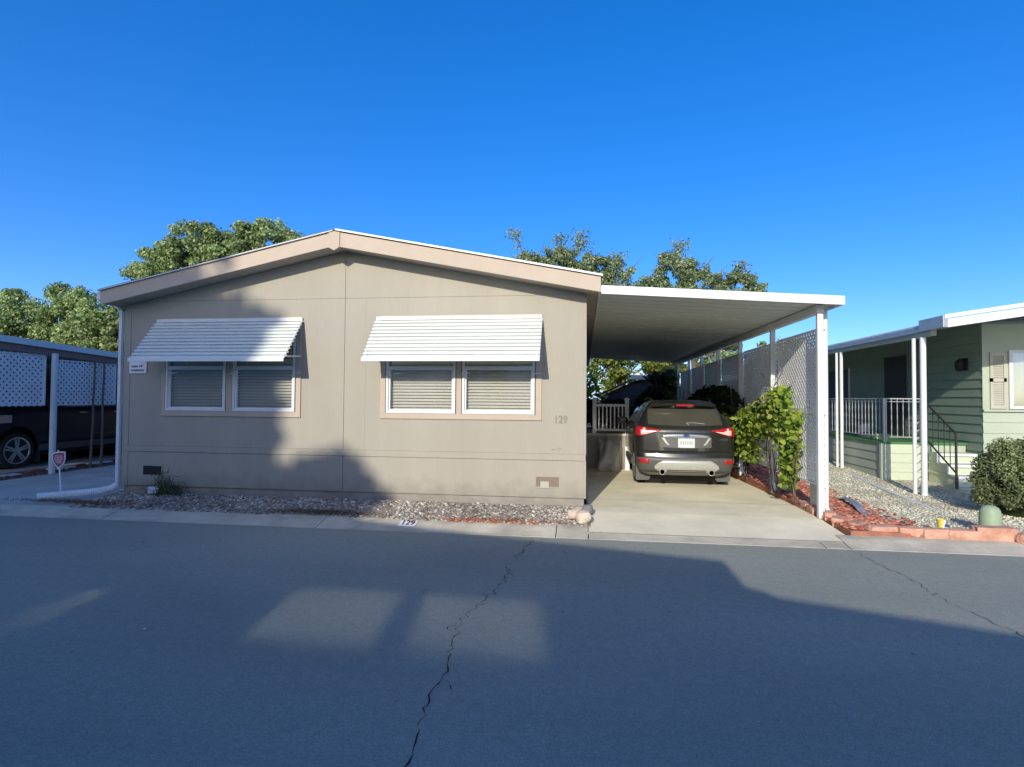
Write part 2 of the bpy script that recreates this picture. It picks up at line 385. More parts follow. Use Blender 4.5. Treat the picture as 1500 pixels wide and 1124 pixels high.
mb = MB(); S = 900
mb.add([(-S,-S,-.32),(S,-S,-.32),(S,S,-.32),(-S,S,-.32)], [(0,1,2,3)])
structure(mb.build('ground', M['ground']))
mb = MB(); xs = [-80, -40, -20, -12, -8, -6, -4, -3, -2, -1, 0, 1, 2, 3, 4, 6, 8, 12, 20, 40, 80]
mb.grid([[(x, y, ROAD) for x in xs] for y in (-9.9, -8, -6, -5, -4, -3, -2, -1.28)])
structure(mb.build('road', M['asphalt']))

# cracks in the asphalt: thin ragged dark ribbons lying on the road
def crack(path, w, seed, step=.045, jit=.02):
    r = random.Random(seed); pts = []
    for (x0, y0), (x1, y1) in zip(path[:-1], path[1:]):
        n = max(2, int(math.hypot(x1-x0, y1-y0)/step))
        for i in range(n): pts.append((lerp(x0, x1, i/n)+r.gauss(0, jit), lerp(y0, y1, i/n)+r.gauss(0, jit*.4)))
    mb = MB(); rows = [[], []]
    for i, (x, y) in enumerate(pts):
        ww = w*r.uniform(.3, 1.9)*(.55 if i % 9 < 2 else 1)
        rows[0].append((x-ww/2, y, ROAD+.003)); rows[1].append((x+ww/2, y+r.gauss(0, .004), ROAD+.003))
    mb.grid(rows); return mb
c1 = crack([(-.62,-1.36),(-.66,-1.8),(-.76,-2.6),(-.75,-3.0),(-.83,-3.45),(-.93,-3.9),(-.90,-4.25),(-.83,-4.7),(-.88,-4.85),(-.84,-5.3),(-.80,-5.6),(-.84,-6.3),(-.8,-7.5)], .007, 3)
for pth, w_ in (([(-.76,-2.62),(-.70,-2.72),(-.71,-2.83)], .006), ([(-.93,-3.92),(-1.0,-4.0),(-1.02,-4.12)], .007), ([(-.84,-4.72),(-.78,-4.80),(-.80,-4.92)], .006)):
    q_ = crack(pth, w_, 5); c1.add(q_.v, q_.f)
structure(c1.build('road_crack', M['black'], fix=False))
c2 = crack([(2.96,-1.36),(2.95,-1.7),(3.02,-2.3),(2.98,-2.8),(3.06,-3.4),(3.3,-4.2)], .0045, 8)
structure(c2.build('road_crack', M['dark_metal'], fix=False))

# rolled curb and gutter
prof = [(-1.30, ROAD+.005), (-1.24, ROAD+.012), (-1.17, ROAD+.025), (-1.10, -.205), (-1.02, -.186), (-.95, -.178), (-.90, -.176), (-.86, -.3), (-1.30, -.3)]
gut = [(-1.30, ROAD+.005), (-1.24, ROAD+.012), (-1.13, -.218), (-1.105, -.212), (-1.10, -.3), (-1.30, -.3)]
mb = MB()
x = -40.
while x < 40:
    x1 = x+3.05
    for xa, xb in ((x, x1-.012),):
        if xa < .03 < xb: mb.prism(prof, 'x', xa, .03); xa = .042
        if xa < 2.95 and xb > .04:
            xe = min(xb, 2.95); mb.prism(gut, 'x', max(xa, .042), xe)
            if xb > 2.95: mb.prism(prof, 'x', 2.962, xb)
        elif xb > xa: mb.prism(prof, 'x', xa, xb)
    x = x1
structure(mb.build('curb', M['curb']))
mb = MB(); mb.prism([(-9.85, ROAD+.01), (-9.98, -.15), (-10.2, -.14), (-10.2, -.3), (-9.85, -.3)], 'x', -60, 60)
structure(mb.build('curb', M['curb']))
mb = MB(); mb.grid([[(x, y, -.16) for x in (-60, 0, 60)] for y in (-40, -10.15)])
structure(mb.build('verge', M['yard_base']))

def sheet(name, x0, x1, y0, y1, zf, m, nx=8, ny=24, wob=0.):
    mb = MB()
    mb.grid([[(lerp(x0, x1, i/nx), lerp(y0, y1, j/ny), zf(lerp(y0, y1, j/ny))+(rnd.uniform(-wob, wob) if wob else 0)) for i in range(nx+1)] for j in range(ny+1)])
    n_ = nx+1; nr = ny+1      # skirt round the edge, down into the ground
    ring = [i for i in range(n_)]+[j*n_+nx for j in range(1, nr)]+[ny*n_+i for i in range(nx-1, -1, -1)]+[j*n_ for j in range(ny-1, 0, -1)]
    o = len(mb.v); mb.v += [(mb.v[k][0], mb.v[k][1], -.34) for k in ring]
    mb.f += [(ring[k], ring[(k+1) % len(ring)], o+(k+1) % len(ring), o+k) for k in range(len(ring))]
    return structure(mb.build(name, m, smooth=True))
# driveways
mb = MB()
ys = [-.90, .93, .945, 3.6, 3.615, 6.4, 6.415, 9.4, 13.2]
for a, b in ((-1.10, .93), (.945, 4.0), (4.015, 8), (8.015, 13.2)):
    mb.grid([[(x, y, drive_z(y)) for x in (.04, 1.1, 2.2, 3.1+.06*min(1, max(0, (y+1)/4)))] for y in np.linspace(a, b, 7)])
structure(mb.build('driveway', M['concrete']))
sheet('driveway_base', .02, 3.1, -1.08, 13.2, lambda y: drive_z(y)-.012, M['shed_roof'], 1, 6)
sheet('side_driveway', -10.75, -7.36, -.88, 14, lambda y: -.176, M['concrete_old'])
sheet('gravel_bed', -7.36, .06, -.90, .1, lambda y: -.180+.064*min(1, (y+.9)/.7), M['gravel_base'], 40, 8, .006)
sheet('mulch_bed', 3.13, 3.95, -.9, 13.5, lambda y: bed_z(y)-.012, M['mulch_base'], 6, 40, .008)
sheet('side_mulch_strip', -11.5, -10.72, -.9, 14, lambda y: -.16, M['earth'], 3, 30, .006)
sheet('carport_floor', -14.6, -11.45, -1, 14, lambda y: -.165, M['concrete_old'], 3, 6)
mb = MB()
mb.grid([[(x, y, yard_z(y)+rnd.uniform(-.006, .006)) for x in np.linspace(3.9, 14, 30)] for y in np.linspace(-.9, 14, 40)])
structure(mb.build('gravel_yard', M['yard_base'], smooth=True))

# loose surface matter
def inpoly(n, x0, x1, y0, y1, dens=None):
    out = []
    while len(out) < n:
        x, y = rnd.uniform(x0, x1), rnd.uniform(y0, y1)
        if dens is None or rnd.random() < dens(x, y): out.append((x, y))
    return out
gz = lambda y: -.180+.064*min(1, max(0, (y+.9)/.7))
P = [(x, y, gz(y)+.004) for x, y in inpoly(8500, -7.3, .02, -.93, -.02, lambda x, y: .25 if (-4.2 < x < -2.6 and y < -.5) else 1)]
stuff(pebbles('gravel', P, .0175, M['pebble']), 'grey and white loose gravel along the front of the tan home', 'gravel')
P = [(x, y, yard_z(y)+.004) for x, y in inpoly(17000, 3.75, 6.6, -.85, 6.5, lambda x, y: 1 if y < 2 else .6)]
stuff(pebbles('crushed_stone', P, .013, M['pebble_yard']), 'pale crushed stone covering the yard on the right', 'gravel')
P = [(x, y, bed_z(y)+.004) for x, y in inpoly(5200, 3.14, 4.15, -.82, 7, lambda x, y: (1 if y < 3 else .5)*(1 if x < 3.85+.25*max(0, -y) else .12))]
stuff(pebbles('wood_chips', P, .026, M['chip'], flat=.35, long=1.6), 'rusty red wood chip mulch beside the driveway', 'mulch')
P = [(x, y, -.155) for x, y in inpoly(1500, -11.4, -10.74, 0, 7)]
stuff(pebbles('wood_chips', P, .028, M['chip_dark'], flat=.4, long=1.6), 'dark red mulch strip along the left neighbouring carport', 'mulch')
# reddish chips and dirt spilled in the gravel near the curb, low matted ground cover
P = [(rnd.gauss(-1.35, .28), rnd.uniform(-.96, -.72), -.166) for _ in range(260)]+[(rnd.gauss(-.75, .2), rnd.uniform(-.93, -.75), -.168) for _ in range(120)]+[(rnd.gauss(-7.0, .35), rnd.uniform(-.8, -.5), -.15) for _ in range(160)]
stuff(pebbles('spilled_chips', P, .02, M['chip'], flat=.4, long=1.5), 'red chips spilled over the gravel near the curb', 'mulch')
P = [(rnd.gauss(-3.55, .34), rnd.gauss(-.74, .06), -.165) for _ in range(2600)]+[(rnd.gauss(-7.6, .4), rnd.gauss(-.75, .05), -.14) for _ in range(900)]+[(rnd.gauss(-.95, .3), rnd.gauss(-.85, .04), -.175) for _ in range(500)]
stuff(leaves('ground_cover', P, .045, M['grass_dry'], None, shape='blade', updir=(0, 0, .8)), 'flat dry olive ground cover matted on the gravel', 'ground cover')
# litter on the road: leaves and grit
P = [(rnd.uniform(-7, 4), rnd.uniform(-6, -1.5), ROAD+.006) for _ in range(70)]
stuff(pebbles('road_grit', P, .007, M['pebble'], flat=.4), 'tiny pale grit scattered over the dark road', 'grit')

# ------------------------------------------------------------------ the tan home
home = thing('mobile_home', (-3.65, 0, -.13), 'tan double wide mobile home with two striped white awnings on its gable front', 'house')
XL, XR, XM = -7.33, 0.0, -3.63
zl = lambda x: 2.862+(x+7.33)*.2115 if x <= XM else 3.645-(x-XM)*.1895     # line of the soffit
T = .05
mb = MB()
g = .003
def pan(pts): mb.prism(pts, 'y', 0, T)
for (a, b, w0, w1) in ((XL, XM-g, -6.60, -4.39), (XM+g, XR, -2.98, -.71)):
    pan([(a, 0), (b, 0), (b, .53), (a, .53)])
    pan([(a, .63), (b, .63), (b, 1.18), (a, 1.18)])
    la = [(a, 1.18), (w0, 1.18), (w0, 2.50), (w0, 2.9195)]
    if a == XL: la += [((2.9195-2.862)/.2115+XL, 2.9195), (a, zl(a))]
    else: la += [(a, 2.9195)]
    pan(la)
    lb = [(w1, 1.18), (b, 1.18)]
    if b == XR: lb += [(b, 2.9195), (XR-.0001, 2.9195)]
    else: lb += [(b, 2.9195)]
    lb += [(w1, 2.9195)]
    pan(lb)
    pan([(w0, 2.50), (w1, 2.50), (w1, 2.9195), (w0, 2.9195)])
pan([((2.9195-2.862)/.2115+XL+.03, 2.923), (XM-g, 2.923), (XM-g, zl(XM))])
pan([(XM+g, 2.923), (XR, 2.923), (XR, zl(XR)), (XM+g, zl(XM+g))])
# closed sides, back, dark liner
mb.box(XR-.06, XR, T, 17.6, 0, 2.9); mb.box(XL, XL+.06, T, 17.6, 0, 2.8)
mb.prism([(XL, 0), (XR, 0), (XR, 2.9), (XM, 3.58), (XL, 2.8)], 'y', 17.6, 17.66)
wall = mb.build('wall', M['siding'], home)
mb = MB()   # raised belt board, corner boards and batten
mb.box(XL-.004, XR+.004, -.012, .02, .535, .628)
mb.box(XL-.006, XL+.105, -.010, .02, .002, .533); mb.box(XL-.006, XL+.105, -.010, .02, .630, 2.80)
mb.box(XR-.03, XR+.010, -.010, .03, -.002, .533); mb.box(XR-.03, XR+.010, -.010, .03, .630, 2.88)
mb.box(-3.31, -3.295, -.003, .02, .63, 2.91)
mb.build('trim_board', M['siding'], home, bevel=.003)
mb = MB(); mb.box(XL+.02, XR-.02, .03, .07, -.2, -.003); mb.box(XR-.06, XR-.02, .08, 17.6, -.25, -.003)
for k in range(7): pass
mb.build('skirting', M['skirt'], home)
mb = MB()   # inner dark liner keeps daylight out of the grooves
mb.prism([(XL+.08, .02), (XR-.08, .02), (XR-.08, 2.8), (XM, 3.4), (XL+.08, 2.75)], 'y', .34, .36)
mb.build('inner_liner', M['black'], home)

# roof
zr = lambda x: 3.035+(x+7.45)*.2125 if x <= XM-.02 else 3.842-(x-XM+.02)*.1935
YF = -.36
RX0, RX1, AX = -7.45, .2, -3.65
zt = lambda x: 3.035+(x-RX0)*(3.842-3.035)/(AX-RX0) if x <= AX else 3.842-(x-AX)*(3.842-3.10)/(RX1-AX)
mb = MB()
mb.prism([(RX0-.03, zt(RX0)+.004), (AX, zt(AX)+.01), (RX1+.02, zt(RX1)+.004), (RX1+.02, zt(RX1)+.022), (AX, zt(AX)+.03), (RX0-.03, zt(RX0)+.022)], 'y', YF-.02, 17.9)
rf = mb.build('roof', M['shingle'], home)
mb = MB()
mb.prism([(AX+.02, zt(AX)+.008), (RX1+.025, zt(RX1)+.0), (RX1+.025, zt(RX1)+.026), (AX+.02, zt(AX)+.034)], 'y', YF-.035, YF+.05)
mb.prism([(RX0-.03, zt(RX0)-.004), (AX-.02, zt(AX)+.0), (AX-.02, zt(AX)+.012), (RX0-.03, zt(RX0)+.008)], 'y', YF-.035, YF+.05)
mb.build('roof_edge_flashing', M['white'], rf)
FH = .215
for x0, x1, nm in ((RX0, AX-.075, 'l'), (AX+.075, RX1, 'r')):
    mb = MB(); mb.prism([(x0, zt(x0)-FH), (x1, zt(x1)-FH-.0), (x1, zt(x1)-.002), (x0, zt(x0)-.002)], 'y', YF, YF+.025)
    mb.build('fascia', M['trim'], home, bevel=.003)
mb = MB(); mb.prism([(AX-.085, zt(AX-.085)-FH-.005), (AX, zt(AX)-FH-.07), (AX+.085, zt(AX+.085)-FH-.005), (AX+.085, zt(AX+.085)), (AX, zt(AX)), (AX-.085, zt(AX-.085))], 'y', YF-.018, YF+.03)
mb.build('fascia_cap', M['trim'], home, bevel=.004)
mb = MB()
for x0, x1 in ((RX0+.01, AX), (AX, RX1-.01)):
    mb.prism([(x0, zt(x0)-FH+.02), (x1, zt(x1)-FH+.02), (x1, zt(x1)-FH+.045), (x0, zt(x0)-FH+.045)], 'y', YF+.02, 17.7)
mb.build('soffit', M['skirt'], home)
mb = MB()
mb.box(RX1-.03, RX1-.005, YF+.03, 17.7, zt(RX1)-FH, zt(RX1)-.01)
mb.box(RX0-.06, RX0-.0, YF+.0, 17.7, zt(RX0)-.14, zt(RX0)-.012)
mb.build('gutter', M['white'], home, bevel=.006)

# windows: trim boards, frames, sashes, blinds
def window(x0, x1, xm0, xm1, tx0, tx1):
    z0, z1 = 1.20, 2.48
    mb = MB()
    mb.box(tx0, tx1, -.022, .0, 1.105, z0-.015); mb.box(tx0, tx1, -.022, .0, z1+.02, 2.645)
    mb.box(tx0, x0-.012, -.022, .0, z0-.015, z1+.02); mb.box(x1+.012, tx1, -.022, .0, z0-.015, z1+.02)
    mb.box(xm0+.012, xm1-.012, -.020, .012, z0-.015, z1+.02)
    w = mb.build('window', M['trim'], home, bevel=.002)
    for a, b in ((x0, xm0), (xm1, x1)):
        f = MB(); fw = .034; rz = 1.86
        f.box(a, b, -.030, .03, z0-.012, z0+fw-.012); f.box(a, b, -.030, .03, z1-fw, z1)
        f.box(a, a+fw, -.030, .03, z0+fw-.012, z1-fw); f.box(b-fw, b, -.030, .03, z0+fw-.012, z1-fw)
        f.box(a+fw, b-fw, -.018, .03, rz-.028, rz+.028)
        # lower sash, inset
        s = .026
        f.box(a+fw, b-fw, -.008, .028, z0+fw-.012, z0+fw+s-.012); f.box(a+fw, a+fw+s, -.008, .028, z0+fw+s-.012, rz-.028); f.box(b-fw-s, b-fw, -.008, .028, z0+fw+s-.012, rz-.028)
        fr = f.build('frame', M['white'], w, bevel=.003)
        p = MB(); p.add([(a+fw, .032, z0+.02), (b-fw, .010, z0+.02), (b-fw, -.010, z1-fw), (a+fw, .012, z1-fw)], [(0, 1, 2, 3)])
        p.build('pane', M['pane'], w, fix=False)
        bl = MB(); z = z0+.03; k = 0
        while z < z1-.05:
            t = .5+rnd.uniform(-.05, .05)
            bl.add([(a+fw+.008, .085-.020, z), (b-fw-.008, .085-.020, z+rnd.uniform(-.002, .002)), (b-fw-.008, .085+.016, z+.041), (a+fw+.008, .085+.016, z+.041)], [(0, 1, 2, 3)])
            z += .046
        bl.build('blind', M['blind'], w, fix=False, solid=.002)
window(-6.58, -4.41, -5.56, -5.44, -6.65, -4.32)
window(-2.96, -.73, -1.90, -1.80, -3.05, -.63)

def awning(x0, x1, nsl=11):
    zt_, zb, d = 2.585, 1.975, .50
    pts = []
    for i in range(nsl):
        y0, z0 = -.02-d*i/nsl, lerp(zt_, zb, i/nsl); y1, z1 = -.02-d*(i+1)/nsl, lerp(zt_, zb, (i+1)/nsl)
        pts += [(y0, z0-.001), (y0, z0-.017), (y0-.024, z0-.020), (lerp(y0, y1, .6)-.030, lerp(z0, z1, .6)), (y1-.030, z1+.003), (y1-.028, z1)]
    yb = pts[-1][0]
    pts += [(yb-.022, zb+.004), (yb-.024, zb-.046), (yb-.014, zb-.046)]
    back = [(p[0]+.007, p[1]-.005) for p in pts[::-1]]
    back = [b for b in back if b[1] < zt_-.006]
    mb = MB()
    n = len(pts)
    rows = [[(x, p[0], p[1]) for p in pts] for x in (x0, x1)]
    mb.grid(rows)
    a = mb.build('awning', M['awning'], home, solid=.004, fix=False)
    L_ = x1-x0
    for t in (.015, .5, .985):
        x = x0+L_*t; ar = MB()
        ar.bar((x, -.0, 2.04), (x, yb+.03, zb+.03), .014, .02); ar.bar((x, -.02, zt_-.03), (x, yb+.012, zb-.0), .012, .02)
        ar.build('support_arm', M['white'], a)
    for t in (.14, .55, .97):
        x = x0+L_*t; ar = MB(); ar.bar((x-.055, -.045, 1.775), (x+.055, -.05, 1.785), .013); ar.bar((x-.05, -.045, 1.775), (x-.05, -.0, 1.76), .012); ar.build('tie_hook', M['white'], home)
    ad = MB(); ad.box(x0+.01, x1-.01, -.040, -.0225, zt_-.005, zt_+.045); ad.build('mounting_rail', M['white'], a)
    return a
awning(-6.76, -4.29)
awning(-3.13, -.62)

# house number, illegible relief mark, vents
text('house_number', '129', .155, M['grey_num'], home, FRONT(-.355, -.006, 1.12), .006, .002, .86)
mb = MB()
for k, (x, w, z, h) in enumerate([(-.50, .05, .69, .012), (-.47, .012, .69, .05), (-.44, .02, .70, .012), (-.425, .012, .685, .04), (-.40, .05, .705, .012), (-.375, .012, .685, .05)]):
    mb.box(x, x+w, -.006, .0, z-h/2, z+h/2)
mb.build('small_relief_mark', M['skirt'], home)
for (x0, x1, z0, z1, mm) in ((-6.95, -6.63, .17, .31, M['black']), (-.705, -.375, .155, .295, M['vent_brown'])):
    v = MB(); v.box(x0-.025, x1+.025, -.008, .0, z0-.025, z0); v.box(x0-.025, x1+.025, -.008, .0, z1, z1+.025); v.box(x0-.025, x0, -.008, 0, z0, z1); v.box(x1, x1+.025, -.008, 0, z0, z1)
    vo = v.build('vent', M['siding'], home)
    v = MB(); v.box(x0, x1, -.004, -.001, z0, z1)
    v.build('vent_screen', mm, vo)
    if mm == M['vent_brown']:
        v = MB(); v.box(x0+.065, x0+.185, -.012, -.0045, z0-.015, z0+.075); v.build('vent_patch', M['shutter'], vo)
# downspout with a flexible drain hose on the ground
mb = MB()
mb.box(XL-.075, XL-.025, -.05, .01, -.02, 2.78); mb.box(XL-.078, XL-.022, -.053, .013, .27, .285)
mb.tube([(RX0-.03, -.02, 2.9), (RX0-.02, -.02, 2.84), (XL-.05, -.02, 2.74)], .03, 8)
ds = mb.build('downspout', M['white'], home, bevel=.006)
path = []; rs = []
A = [Vector(p) for p in ((-7.38, -.03, .0), (-7.42, -.09, -.05), (-7.52, -.19, -.075), (-7.72, -.36, -.088), (-7.95, -.55, -.095), (-8.10, -.70, -.10))]
for a, b in zip(A[:-1], A[1:]):
    n = max(4, int((b-a).length/.012))
    for i in range(n): path.append(a.lerp(b, i/n))
for i in range(len(path)): rs.append(.054+(.004 if i % 2 else -.003))
mb = MB(); mb.tube(path, rs, 14, cap=False)
hose = mb.build('drain_hose', M['white_pvc'], ds, fix=False)
mb = MB(); e = path[-1]; dd = (path[-1]-path[-4]).normalized()
mb.tube([e-dd*.02, e-dd*.06], .05, 14); mb.build('hose_mouth', M['black'], hose)
# the small sign under the left awning
sg = MB(); sg.box(-7.225, -6.925, -.018, -.011, 1.775, 1.965)
so = sg.build('warning_sign', M['sign_white'], home)
for r_, (z, parts) in enumerate([(1.885, [(-7.19, .105, .018)]), (1.823, [(-7.19, .16, .02), (-7.02, .05, .02)])]):
    mb = MB()
    for x, w, h in parts:
        xx = x
        while xx < x+w:
            ww = rnd.uniform(.009, .018); mb.box(xx, xx+ww, -.0205, -.019, z-h*rnd.uniform(.5, 1), z+h*rnd.uniform(.4, .9)); xx += ww+.006
    mb.build('sign_lettering', M['ink'], so)
mb = MB(); mb.box(-7.05, -7.035, -.0205, -.019, 1.875, 1.905); mb.box(-7.02, -6.99, -.0205, -.019, 1.89, 1.908); mb.box(-7.03, -7.01, -.0205, -.019, 1.875, 1.89)
mb.build('sign_emblem', M['ink'], so)

# ------------------------------------------------------------------ carport
cp = thing('carport', (1.75, 0, -.13), 'white flat roofed metal carport attached to the right side of the tan home', 'carport')
CY0, CY1 = -.36, 12.3
cb = lambda x: 2.862-(x-.2)*.0635       # underside of the front edge
mb = MB()
n = 42
for k in range(n):
    y0 = lerp(CY0+.03, CY1, k/n); y1 = lerp(CY0+.03, CY1, (k+1)/n)
    ym = lerp(y0, y1, .86)
    for ya, yb, dz in ((y0, ym, .045), (ym, y1, .039)):
        mb.prism([(.17, cb(.17)+dz), (3.30, cb(3.30)+dz), (3.30, cb(3.30)+.09), (.17, cb(.17)+.09)], 'y', ya, yb-.0005)
mb.build('roof', M['soffit'], cp)
mb = MB(); mb.prism([(.205, cb(.205)), (3.325, cb(3.325)), (3.325, cb(3.325)+.118), (.205, cb(.205)+.118)], 'y', CY0, CY0+.028)
mb.box(3.30, 3.325, CY0+.03, CY1, cb(3.3)-.0, cb(3.3)+.118)
mb.build('fascia', M['white'], cp, bevel=.004)
mb = MB(); mb.box(3.075, 3.165, CY0+.25, CY1-.2, cb(3.12)-.075, cb(3.12)+.03)
mb.build('beam', M['white'], cp)
posts = [-.08, 1.80, 3.75, 5.6, 7.45, 9.3, 11.2]
for k, y in enumerate(posts):
    mb = MB(); z0 = bed_z(y)-.03; w = .036
    mb.box(3.12-w, 3.12+w, y-w, y+w, z0, cb(3.12)-.076)
    mb.box(3.12-w-.006, 3.12-w*.2, y-w-.006, y-w, z0+.05, cb(3.12)-.08)
    mb.build('post', M['white'], cp, bevel=.008)
mb = MB()
zc = bed_z(0)
mb.tube([(3.235, .03, cb(3.2)-.02), (3.235, .03, .1), (3.236, .03, -.03), (3.262, .01, -.085), (3.31, -.03, -.11)], [.032, .032, .032, .034, .038], 12)
mb.build('downspout', M['white'], cp, smooth=True)

# ------------------------------------------------------------------ lattice screens
def lattice_panel(mb, plane_x, y0, y1, z0, z1, pitch=.095, w=.040, t=.006, frame=.04):
    """diagonal slats clipped to the rectangle; pitch measured along the edge"""
    H = z1-z0; Wd = y1-y0
    for sgn, xo in ((1, 0), (-1, t)):
        c = -H
        while c < Wd+H:
            if sgn > 0: a, b = (c, 0), (c+H, H)
            else: a, b = (c, H), (c+H, 0)
            # clip in y
            (ya, za), (yb, zb) = a, b
            if yb <= 0 or ya >= Wd: c += pitch; continue
            if ya < 0: za = za+(zb-za)*(0-ya)/(yb-ya); ya = 0
            if yb > Wd: zb = za+(zb-za)*(Wd-ya)/(yb-ya); yb = Wd
            if yb-ya > .03:
                h = w*.7071
                mb.add([(plane_x+xo, y0+ya, z0+za-h), (plane_x+xo, y0+yb, z0+zb-h), (plane_x+xo, y0+yb, z0+zb+h), (plane_x+xo, y0+ya, z0+za+h)], [(0, 1, 2, 3)])
            c += pitch
    return mb
def frame_bars(mb, x, y0, y1, z0, z1, w=.03, d=.022):
    mb.box(x-d/2, x+d, y0, y1, z0-w/2, z0+w/2); mb.box(x-d/2, x+d, y0, y1, z1-w/2, z1+w/2)
    mb.box(x-d/2, x+d, y0, y0+w, z0+w/2, z1-w/2); mb.box(x-d/2, x+d, y1-w, y1, z0+w/2, z1-w/2)
ls = thing('lattice_screen', (3.2, 5, -.1), 'white lattice privacy screen along the open right side of the carport', 'lattice screen')
for a, b in zip(posts[:-1], posts[1:]):
    t = MB(); top = 2.40-.03*max(0, a)/3; lattice_panel(t, 3.185, a+.03, b-.03, 1.30, top); lattice_panel(t, 3.185, a+.03, b-.03, .27, 1.24)
    p = t.build('lattice_panel', M['white_pvc'], ls, fix=False, solid=.005)
    for z0, z1 in ((1.235, 1.305), (top-.012, top+.016), (.25, .28)):
        f = MB(); f.box(3.172, 3.215, a+.03, b-.03, z0, z1); f.build('rail', M['white_pvc'], p)
f = MB(); f.box(3.176, 3.20, .05, .42, -.16, .248); f.build('end_board', M['galv'], ls)

# ------------------------------------------------------------------ SUV builder
def interp(tab, z):
    if z <= tab[0][0]: return tab[0][1:]
    for a, b in zip(tab[:-1], tab[1:]):
        if z <= b[0]:
            t = (z-a[0])/(b[0]-a[0]); return tuple(lerp(p, q, t) for p, q in zip(a[1:], b[1:]))
    return tab[-1][1:]
#        z     w     yr    yf    Rr    bow
TAB = [(.21, .78, .30, 4.20, .20, .03), (.28, .845, .12, 4.36, .22, .05), (.36, .885, .035, 4.45, .22, .07), (.46, .905, .0, 4.50, .20, .08), (.55, .915, .0, 4.52, .18, .08), (.63, .918, .03, 4.50, .17, .07),
       (.66, .918, .075, 4.49, .16, .06), (.80, .922, .085, 4.42, .16, .055), (.92, .922, .095, 4.25, .16, .05), (.99, .915, .10, 3.98, .15, .05), (1.04, .900, .115, 3.55, .15, .05), (1.09, .870, .15, 3.28, .15, .055),
       (1.16, .835, .20, 3.16, .16, .06), (1.28, .785, .285, 2.95, .17, .065), (1.40, .733, .365, 2.72, .18, .07), (1.50, .685, .43, 2.50, .18, .07), (1.54, .665, .43, 2.38, .18, .07), (1.565, .65, .40, 2.30, .18, .07),
       (1.60, .625, .40, 2.14, .2, .08), (1.625, .59, .45, 1.98, .22, .09), (1.645, .53, .56, 1.80, .24, .1), (1.66, .44, .75, 1.62, .22, .1)]
def outline(z, side=1):
    w, yr, yf, Rr, bow = interp(TAB, z); pts = []
    xe = w-Rr
    for i in range(8): x = xe*i/7; pts.append((x, yr+bow*(x/xe)**2))
    y1 = yr+bow
    for i in range(1, 7):
        a = R(90)*i/6; pts.append((xe+Rr*math.sin(a), y1+Rr*(1-math.cos(a))))
    Rf = min(.35, Rr*1.8); ye = yf-.22-Rf
    ys0 = y1+Rr
    for i in range(1, 13): pts.append((w, lerp(ys0, max(ye, ys0+.2), i/12)))
    ye = max(ye, ys0+.2)
    xf = w-Rf
    for i in range(1, 7):
        a = R(90)*i/6; pts.append((xf+Rf*math.cos(a), ye+Rf*math.sin(a)))
    for i in range(1, 8):
        x = xf*(1-i/7); pts.append((x, ye+Rf+(yf-ye-Rf)*(1-(x/xf)**2)))
    return [(side*x, y) for x, y in pts]
def arc_pt(z, s, side, off):
    """point at arc length s from the rear centre line, pushed outwards by off"""
    o = outline(z, side); acc = 0
    for (x0, y0), (x1, y1) in zip(o[:-1], o[1:]):
        d = math.hypot(x1-x0, y1-y0)
        if acc+d >= s:
            t = (s-acc)/d; nx, ny = (y1-y0)/d*side, -(x1-x0)/d*side
            return (lerp(x0, x1, t)+nx*off, lerp(y0, y1, t)+ny*off, z)
        acc += d
    return (*o[-1], z)
def side_pt(y, z, side, off):
    o = outline(z, side)
    best = min(range(14, 26), key=lambda i: abs(o[i][1]-y)); x = o[best][0]
    return (x+side*off, y, z)

